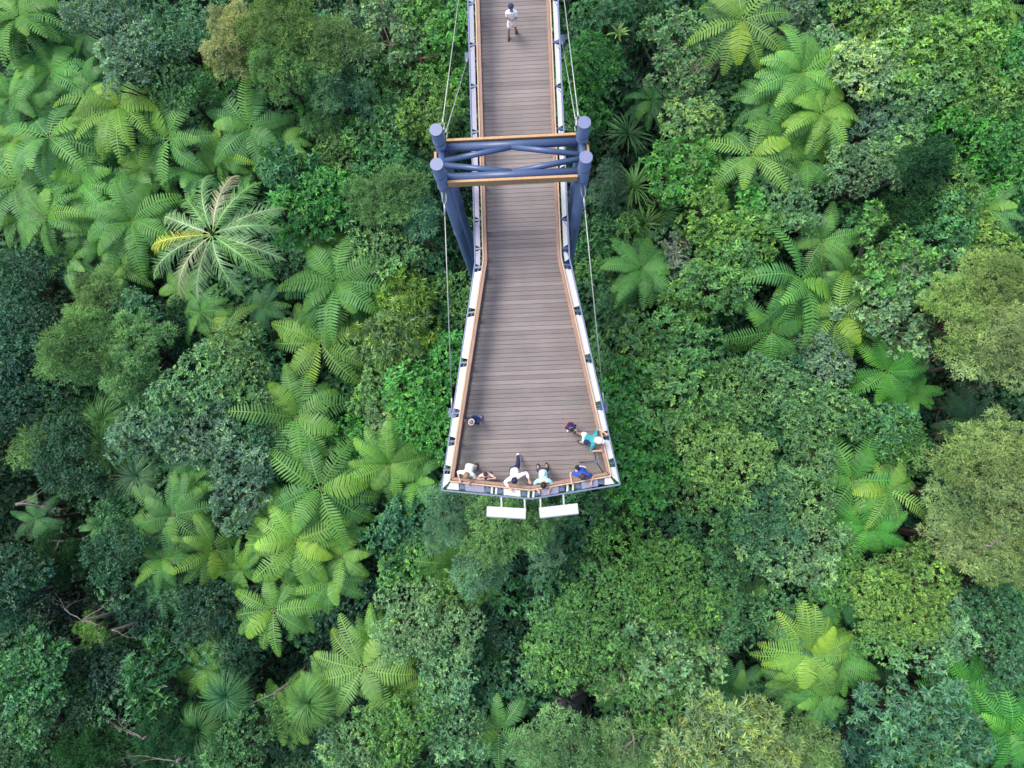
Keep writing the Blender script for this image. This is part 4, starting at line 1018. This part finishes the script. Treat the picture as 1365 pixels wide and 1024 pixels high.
# stay cables
def cable(a, b, lab, group='stay cables of the pylon'):
    a, b = Vector(a), Vector(b); root = tag(empty('stay_cable', b), lab, 'cable', group); d = (b - a).normalized()
    def kb(m, name, mat):
        o = m.build(name, mat, root); o.matrix_parent_inverse = Matrix.Translation(-b); return o
    m = MB(); m.tube([a + d * .45, a.lerp(b, .5) - Vector((0, 0, .02)), b - d * .3], .014, 8); kb(m, 'rope', MT['cable'])
    m = MB(); sd = d.cross(Vector((0, 0, 1))).normalized() * .055
    m.tube([a + sd, a + sd + d * .22, a + d * .34], .014, 8); m.tube([a - sd, a - sd + d * .22, a + d * .34], .014, 8); m.tube([a + d * .30, a + d * .62], .026, 10); kb(m, 'clevis', MT['cable'])
    m = MB(); m.tube([b - d * .5, b], .026, 10); kb(m, 'turnbuckle', MT['cable'])
def anc(i):
    s, y = AN[i]; return (CX + s * (half(y) + .37), y, .05)
cable((XL, Y0 - .18, ZT - 1.35), anc(0), 'stay cable from the left front column down to the platform left side')
cable((XR, Y0 - .18, ZT - 1.35), anc(1), 'stay cable from the right front column down to the platform right side')
cable((XL + .1, Y1 + .17, ZT - .35), anc(4), 'longer rear stay cable from the left pylon column')
cable((XR - .1, Y1 + .17, ZT - .35), anc(5), 'longer rear stay cable from the right pylon column')
cable((XL + .12, Y1 + .17, ZT - .75), anc(2), 'shorter rear stay cable from the left pylon column')
cable((XR - .12, Y1 + .17, ZT - .75), anc(3), 'shorter rear stay cable from the right pylon column')

# camera tripod standing in the deck corner
c = W(800, 617, .9); root = tag(empty('tripod', (c.x - .12, c.y + .04, .003)), 'small dark tripod standing in the right corner of the deck', 'tripod')
for k, a in enumerate((1.5, 3.15, 5.4)):
    m = MB(); m.tube([(.02 * math.cos(a), .02 * math.sin(a), .95), (.42 * math.cos(a), .42 * math.sin(a), .0)], .014, 8); m.build('leg', MT['dark'], root)
m = MB(); m.tube([(0, 0, .9), (0, 0, 1.05)], .022, 10); m.box(-.05, .05, -.03, .03, 1.05, 1.13); m.tube([(0, -.03, 1.09), (0, -.09, 1.09)], .025, 12); m.build('head', MT['blue'], root)

# ------------------------------------------------------------------ people
CM = {}
def cloth(c, rough=.8):
    k = tuple(c)
    if k not in CM: CM[k] = plain('cloth_or_skin', c, rough, noise=.06, scale=12, spec=.2)
    return CM[k]
SKIN = (.50, .30, .22); 
def skinned(name, verts, edges, radii, mat, parent, levels=2, root=0):
    me = bpy.data.meshes.new(name); me.from_pydata([tuple(v) for v in verts], edges, []); me.update()
    o = link(name, me, parent, mat)
    sk = o.modifiers.new('skin', 'SKIN'); sk.use_smooth_shade = True
    if not me.skin_vertices: 
        bpy.context.view_layer.objects.active = o
    for i, r in enumerate(radii):
        sv = me.skin_vertices[0].data[i]
        sv.radius = r if hasattr(r, '__len__') else (r, r)
        sv.use_root = (i == root)
    ss = o.modifiers.new('sub', 'SUBSURF'); ss.levels = levels; ss.render_levels = levels
    return o
def ik(a, t, l1, l2, pole):
    a, t = Vector(a), Vector(t); d = t - a; D = min(d.length, (l1 + l2) * .995); d.normalize(); t = a + d * D
    x = (l1 * l1 - l2 * l2 + D * D) / (2 * D); h = math.sqrt(max(0, l1 * l1 - x * x)); p = Vector(pole); p = (p - d * p.dot(d)).normalized()
    return a + d * x + p * h, t
def person(label, px, py, h, face, lean, hands, feet, top, bottom, hair, cap=None, long_legs=False, sleeve=.55, roll=0., shoes=(.03, .03, .04), hairlen=0., skin=SKIN, hip=0., band=False, rail=False, look=-18, ontop=None):
    """local frame: x right hand side, y the way the person faces, z up"""
    s = h / 1.75; hip_z = (.94 - hip) * s; P = Vector((0, 0, hip_z))
    q = Quaternion((1, 0, 0), -R(lean)) ; q = Quaternion((0, 1, 0), R(roll)) @ q
    up = q @ Vector((0, 0, 1)); rt = q @ Vector((1, 0, 0)); fw = q @ Vector((0, 1, 0))
    waist = P + up * .14 * s; chest = P + up * .34 * s; ntop = P + up * .50 * s
    nb = P + up * .55 * s
    hq = q @ Quaternion((1, 0, 0), -R(look)); hu = hq @ Vector((0, 0, 1)); hf = hq @ Vector((0, 1, 0)); hr = hq @ Vector((1, 0, 0))
    hc = nb + hu * .17 * s + hf * .02 * s
    hands = [(q_[0] * s, (hc.y + q_[1]) if q_[1] < .2 and rail else q_[1], q_[2] if rail else q_[2] * s) for q_ in hands]
    wpos = W(px, py, hc.z + .1 * s); off = Matrix.Rotation(face, 3, 'Z') @ hc
    root = empty('person', (wpos.x - off.x, wpos.y - off.y, .001), face); tag(root, label, 'person')
    V, E, Rd = [], [], []
    def add(p, r, par=None):
        V.append(Vector(p)); Rd.append(r)
        if par is not None: E.append((par, len(V) - 1))
        return len(V) - 1
    p0 = add(P, (.125 * s, .10 * s)); w = add(waist, (.12 * s, .09 * s), p0); c = add(chest, (.14 * s, .10 * s), w); t = add(ntop, (.10 * s, .07 * s), c)
    n = add(nb + up * .02 * s, .048 * s, t); j = add(hc - hu * .05 * s + hf * .015 * s, .066 * s, n); k = add(hc + hu * .02 * s, .088 * s, j); add(hc + hu * .07 * s, .07 * s, k)
    add(hc - hu * .012 * s + hf * .105 * s, .014 * s, k)                       # nose
    for sg in (-1, 1): add(hc + hr * sg * .088 * s - hu * .005 * s, .016 * s, k)      # ears
    sh, el_, wr_, kn, an = {}, {}, {}, {}, {}
    for i, sg in enumerate((-1, 1)):
        sp = ntop + rt * sg * .185 * s - up * .03 * s; a = add(sp, .052 * s, t)
        el, wr = ik(sp, Vector(hands[i]), .29 * s, .255 * s, Vector((sg * .45, -.6, -.6)))
        sh[sg], el_[sg], wr_[sg] = sp, el, wr
        b = add(sp.lerp(el, .55), .046 * s, a); b = add(el, .040 * s, b); b = add(el.lerp(wr, .5), .035 * s, b); wi = add(wr, .026 * s, b)
        d = (wr - el).normalized(); sd = d.cross(Vector((0, 0, 1))); sd = (sd if sd.length > .1 else Vector((1, 0, 0))).normalized(); dn = d.cross(sd).normalized()
        if dn.z > 0: dn = -dn
        pm = add(wr + d * .05 * s, (.030 * s, .018 * s), wi)
        for f, (o_, l_) in enumerate(((-.030, .070), (-.011, .082), (.009, .078), (.028, .060))):
            b0 = wr + d * .085 * s + sd * o_ * s; g1 = add(b0, .0095 * s, pm); g2 = add(b0 + d * l_ * .55 * s + dn * .008 * s, .0085 * s, g1); add(b0 + d * l_ * .8 * s + dn * .034 * s, .007 * s, g2)
        th = add(wr + d * .045 * s - sd * .042 * s * sg, .011 * s, pm); add(wr + d * .085 * s - sd * .060 * s * sg + dn * .015 * s, .009 * s, th)
        hp = P + rt * sg * .095 * s - Vector((0, 0, .05 * s)); lg = add(hp, .085 * s, p0)
        knee, ank = ik(hp, Vector(feet[i]) + Vector((0, 0, .075 * s)), .43 * s, .42 * s, Vector((sg * .1, 1, 0)))
        kn[sg], an[sg] = knee, ank
        lg = add(hp.lerp(knee, .5), .072 * s, lg); lg = add(knee, .056 * s, lg); lg = add(knee.lerp(ank, .4), .055 * s, lg); lg = add(ank, .036 * s, lg); add(ank + Vector((0, .10 * s, -.045 * s)), .034 * s, lg)
    skinned('body', V, E, Rd, cloth(skin, .6), root, 1)
    # shirt
    V2 = [P + up * .02 * s, waist, chest, ntop, nb - up * .015 * s]; R2 = [(.155 * s, .125 * s), (.150 * s, .118 * s), (.168 * s, .125 * s), (.13 * s, .10 * s), .06 * s]; E2 = [(0, 1), (1, 2), (2, 3), (3, 4)]
    for sg in (-1, 1):
        a = len(V2); V2 += [sh[sg], sh[sg].lerp(el_[sg], sleeve), sh[sg].lerp(el_[sg], min(1, sleeve + .15))]; R2 += [.072 * s, .062 * s, .058 * s]; E2 += [(3, a), (a, a + 1), (a + 1, a + 2)]
        if sleeve >= 1: V2[-1] = el_[sg].lerp(wr_[sg], .8); R2[-1] = .045 * s
    skinned('shirt', V2, E2, R2, cloth(top), root, 2)
    V3 = [P + up * .08 * s, P]; R3 = [(.15 * s, .115 * s), (.155 * s, .125 * s)]; E3 = [(0, 1)]
    for sg in (-1, 1):
        hp = P + rt * sg * .095 * s - Vector((0, 0, .05 * s)); a = len(V3)
        if long_legs: V3 += [hp, hp.lerp(kn[sg], .5), kn[sg], an[sg] + Vector((0, 0, .02))]; R3 += [.10 * s, .088 * s, .07 * s, .055 * s]; E3 += [(1, a), (a, a + 1), (a + 1, a + 2), (a + 2, a + 3)]
        else: V3 += [hp, hp.lerp(kn[sg], .5), hp.lerp(kn[sg], .82)]; R3 += [.10 * s, .095 * s, .09 * s]; E3 += [(1, a), (a, a + 1), (a + 1, a + 2)]
    skinned('trousers' if long_legs else 'shorts', V3, E3, R3, cloth(bottom), root, 2)
    rot = Matrix((hr, hf, hu)).transposed()
    m = MB(); m.ball(hc + hu * .035 * s - hf * .018 * s, (.100 * s, .112 * s, .100 * s), 3, rot)
    if hairlen: m.ball(hc - hu * .08 * s - hf * .075 * s, (.085 * s, .05 * s, .13 * s * hairlen), 3, rot)
    rg = random.Random(hash_(label))
    bmesh.ops.delete(m.bm, geom=[v for v in m.bm.verts if (v.co - hc).dot(hf) > .045 * s and (v.co - hc).dot(hu) < .045 * s], context='VERTS')
    for v in m.bm.verts: v.co += Vector((rg.gauss(0, .003), rg.gauss(0, .003), rg.gauss(0, .003))) * s
    m.build('hair', cloth(hair, .55), root)
    for sg in (-1, 1):
        m = MB(); m.ball(hc + hr * sg * .034 * s + hf * .083 * s + hu * .012 * s, (.012 * s, .008 * s, .008 * s), 1, rot); m.build('eye', cloth((.03, .02, .02), .3), root)
        f = Matrix.Rotation(.12 * -sg, 3, 'Z'); m = MB(); m.ball(an[sg] + Vector((0, .06 * s, -.04 * s)), (.052 * s, .14 * s, .045 * s), 2, f); m.ball(an[sg] + Vector((0, -.01 * s, .0)), (.048 * s, .06 * s, .05 * s), 2); 
        for v in m.bm.verts: v.co.z = max(v.co.z, an[sg].z - .075 * s + .002)
        m.build('shoe', cloth(shoes, .5), root)
    m = MB(); m.ball(hc + hf * .080 * s - hu * .055 * s, (.024 * s, .008 * s, .007 * s), 1, rot); m.build('mouth', cloth((.35, .10, .09), .5), root)
    if band:
        m = MB(); m.tube([hc + hu * .05 * s + (hr * math.cos(a) * .105 + hf * math.sin(a) * .116) * s - hf * .02 * s for a in [2 * math.pi * i / 20 for i in range(21)]], .013 * s, 6); m.build('headband', cloth((.8, .8, .78)), root)
    if cap:
        m = MB(); m.ball(hc + hu * .055 * s - hf * .008 * s, (.116 * s, .128 * s, .10 * s), 3, rot)
        bmesh.ops.delete(m.bm, geom=[v for v in m.bm.verts if (v.co - hc).dot(hu) < .035 * s], context='VERTS')
        m.ball(hc + hu * .045 * s + hf * .125 * s, (.075 * s, .075 * s, .012 * s), 2, rot); m.build('cap', cloth(cap, .8), root)
    if ontop:      # backpack or bag strapped to the back
        m = MB(); c0 = P + up * .32 * s - fw * .17 * s + rt * ontop[1] * s; m.ball(c0, (.12 * s * ontop[2], .075 * s, .17 * s * ontop[2]), 3, Matrix((rt, fw, up)).transposed())
        for v in m.bm.verts:
            l = v.co - c0; v.co = c0 + l * (1 + .10 * (abs(l.dot(rt) * l.dot(up)) / (.02 * s * s)))
        m.build(ontop[3], cloth(ontop[0]), root)
    return root
PI = math.pi
WHITE = (.78, .78, .74); NAVY = (.018, .024, .07); BR = (.075, .040, .025); BK = (.018, .014, .014)
s_ = 1.0
person('person walking on the walkway in white tee, white shorts and navy cap', 681, 8, 1.40, PI + .02, 4, [(-.06, .27, 1.13), (.04, .26, 1.16)], [(-.12, -.10, 0), (.13, .12, 0)], (.95, .95, .93), (.95, .95, .93), BK, cap=(.02, .04, .09), roll=0, skin=(.42, .24, .18))
person('child in navy top with white headband by the left rail', 628, 563, 1.28, PI - .45, 24, [(-.40, .14, .72), (.40, .22, .74)], [(-.10, -.12, 0), (.10, .06, 0)], NAVY, (.02, .06, .30), (.20, .12, .075), sleeve=.5, shoes=(.02, .09, .38), band=True)
person('small child in navy top and red sleeves bending over on the deck', 762, 573, 1.05, PI + .15, 34, [(-.42, -.02, .62), (.38, .05, .58)], [(-.20, .22, 0), (.06, .12, 0)], (.02, .025, .085), (.45, .12, .10), BK, sleeve=.7, shoes=(.75, .75, .75), skin=(.5, .22, .17))
person('adult in teal shirt and white cap leaning on the right rail', 798, 587, 1.60, -PI / 2 - .30, 34, [(-.30, .14, 1.10), (.30, .10, 1.10)], [(-.12, -.28, 0), (.12, -.10, 0)], (.04, .27, .30), (.8, .8, .78), BR, cap=(.82, .82, .80), sleeve=.6, rail=True, ontop=(NAVY, .14, .7, 'waist_bag'))
person('adult in white shirt with brown hair leaning at the left end of the rail', 621, 635, 1.54, PI - .25, 30, [(-.14, .15, 1.10), (.24, .12, 1.10)], [(-.12, -.05, 0), (.12, .02, 0)], (.80, .80, .70), (.62, .60, .55), (.24, .15, .09), sleeve=.8, rail=True, hairlen=.4)
person('dark haired child with both hands on the end rail', 647, 633, 1.22, PI, 4, [(-.19, .12, 1.06), (.19, .12, 1.06)], [(-.08, -.02, 0), (.09, .02, 0)], (.62, .48, .45), (.10, .06, .06), (.065, .022, .020), sleeve=.35, rail=True, hairlen=.9)
person('adult in baggy white shirt leaning over the middle of the end rail', 686, 641, 1.58, PI + .3, 32, [(-.34, .12, 1.12), (.34, .14, 1.10)], [(-.24, -.40, 0), (.12, .0, 0)], (.85, .84, .80), (.03, .03, .09), (.02, .018, .05), long_legs=True, sleeve=1, roll=8, rail=True, shoes=(.7, .7, .7))
person('adult in aqua shirt with black hair bending far over the end rail', 724.5, 647, 1.54, PI, 44, [(-.20, .14, 1.08), (.20, .14, 1.06)], [(-.13, -.16, 0), (.14, -.14, 0)], (.38, .70, .70), (.05, .06, .10), (.02, .018, .018), sleeve=.7, rail=True, ontop=((.78, .80, .72), .02, .75, 'backpack'))
person('adult in blue shirt with dark backpack leaning near the right end of the rail', 777, 636, 1.54, PI - .1, 24, [(-.32, .12, 1.10), (.34, .12, 1.10)], [(-.12, .0, 0), (.12, .03, 0)], (.03, .07, .36), (.70, .68, .66), (.055, .030, .030), sleeve=.55, rail=True, ontop=((.02, .02, .03), .17, .65, 'backpack'))

# ------------------------------------------------------------------ light
w = bpy.data.worlds.new('World'); sc.world = w; w.use_nodes = True; nt = w.node_tree
bg = nt.nodes['Background']; sky = nt.nodes.new('ShaderNodeTexSky'); sky.sky_type = 'NISHITA'; sky.sun_disc = False
EL, AZ = 62, 250          # light comes from the upper left of the sky dome
sky.sun_elevation = R(EL); sky.sun_rotation = R(90 - 145); sky.dust_density = 3.5; sky.air_density = 1.0; sky.ozone_density = 1.0
nt.links.new(sky.outputs[0], bg.inputs[0]); bg.inputs[1].default_value = .148
sd = bpy.data.lights.new('sun', 'SUN'); sd.energy = 1.3; sd.angle = R(22); sd.color = (1, .95, .86)
so = bpy.data.objects.new('sun', sd); COL.objects.link(so)
a = R(145); d = Vector((math.cos(R(EL)) * math.cos(a), math.cos(R(EL)) * math.sin(a), math.sin(R(EL))))
so.rotation_euler = d.to_track_quat('Z', 'Y').to_euler(); so.location = (0, 0, 60)
sc.view_settings.view_transform = 'Standard'; sc.view_settings.look = 'None'; sc.view_settings.gamma = 1; sc.view_settings.exposure = 1.15
sc.render.engine = 'CYCLES'; cy = sc.cycles
cy.max_bounces = 5; cy.diffuse_bounces = 3; cy.glossy_bounces = 2; cy.transmission_bounces = 3; cy.transparent_max_bounces = 4
cy.use_denoising = True
try: cy.denoiser = 'OPENIMAGEDENOISE'; cy.denoising_input_passes = 'RGB_ALBEDO_NORMAL'
except Exception: pass
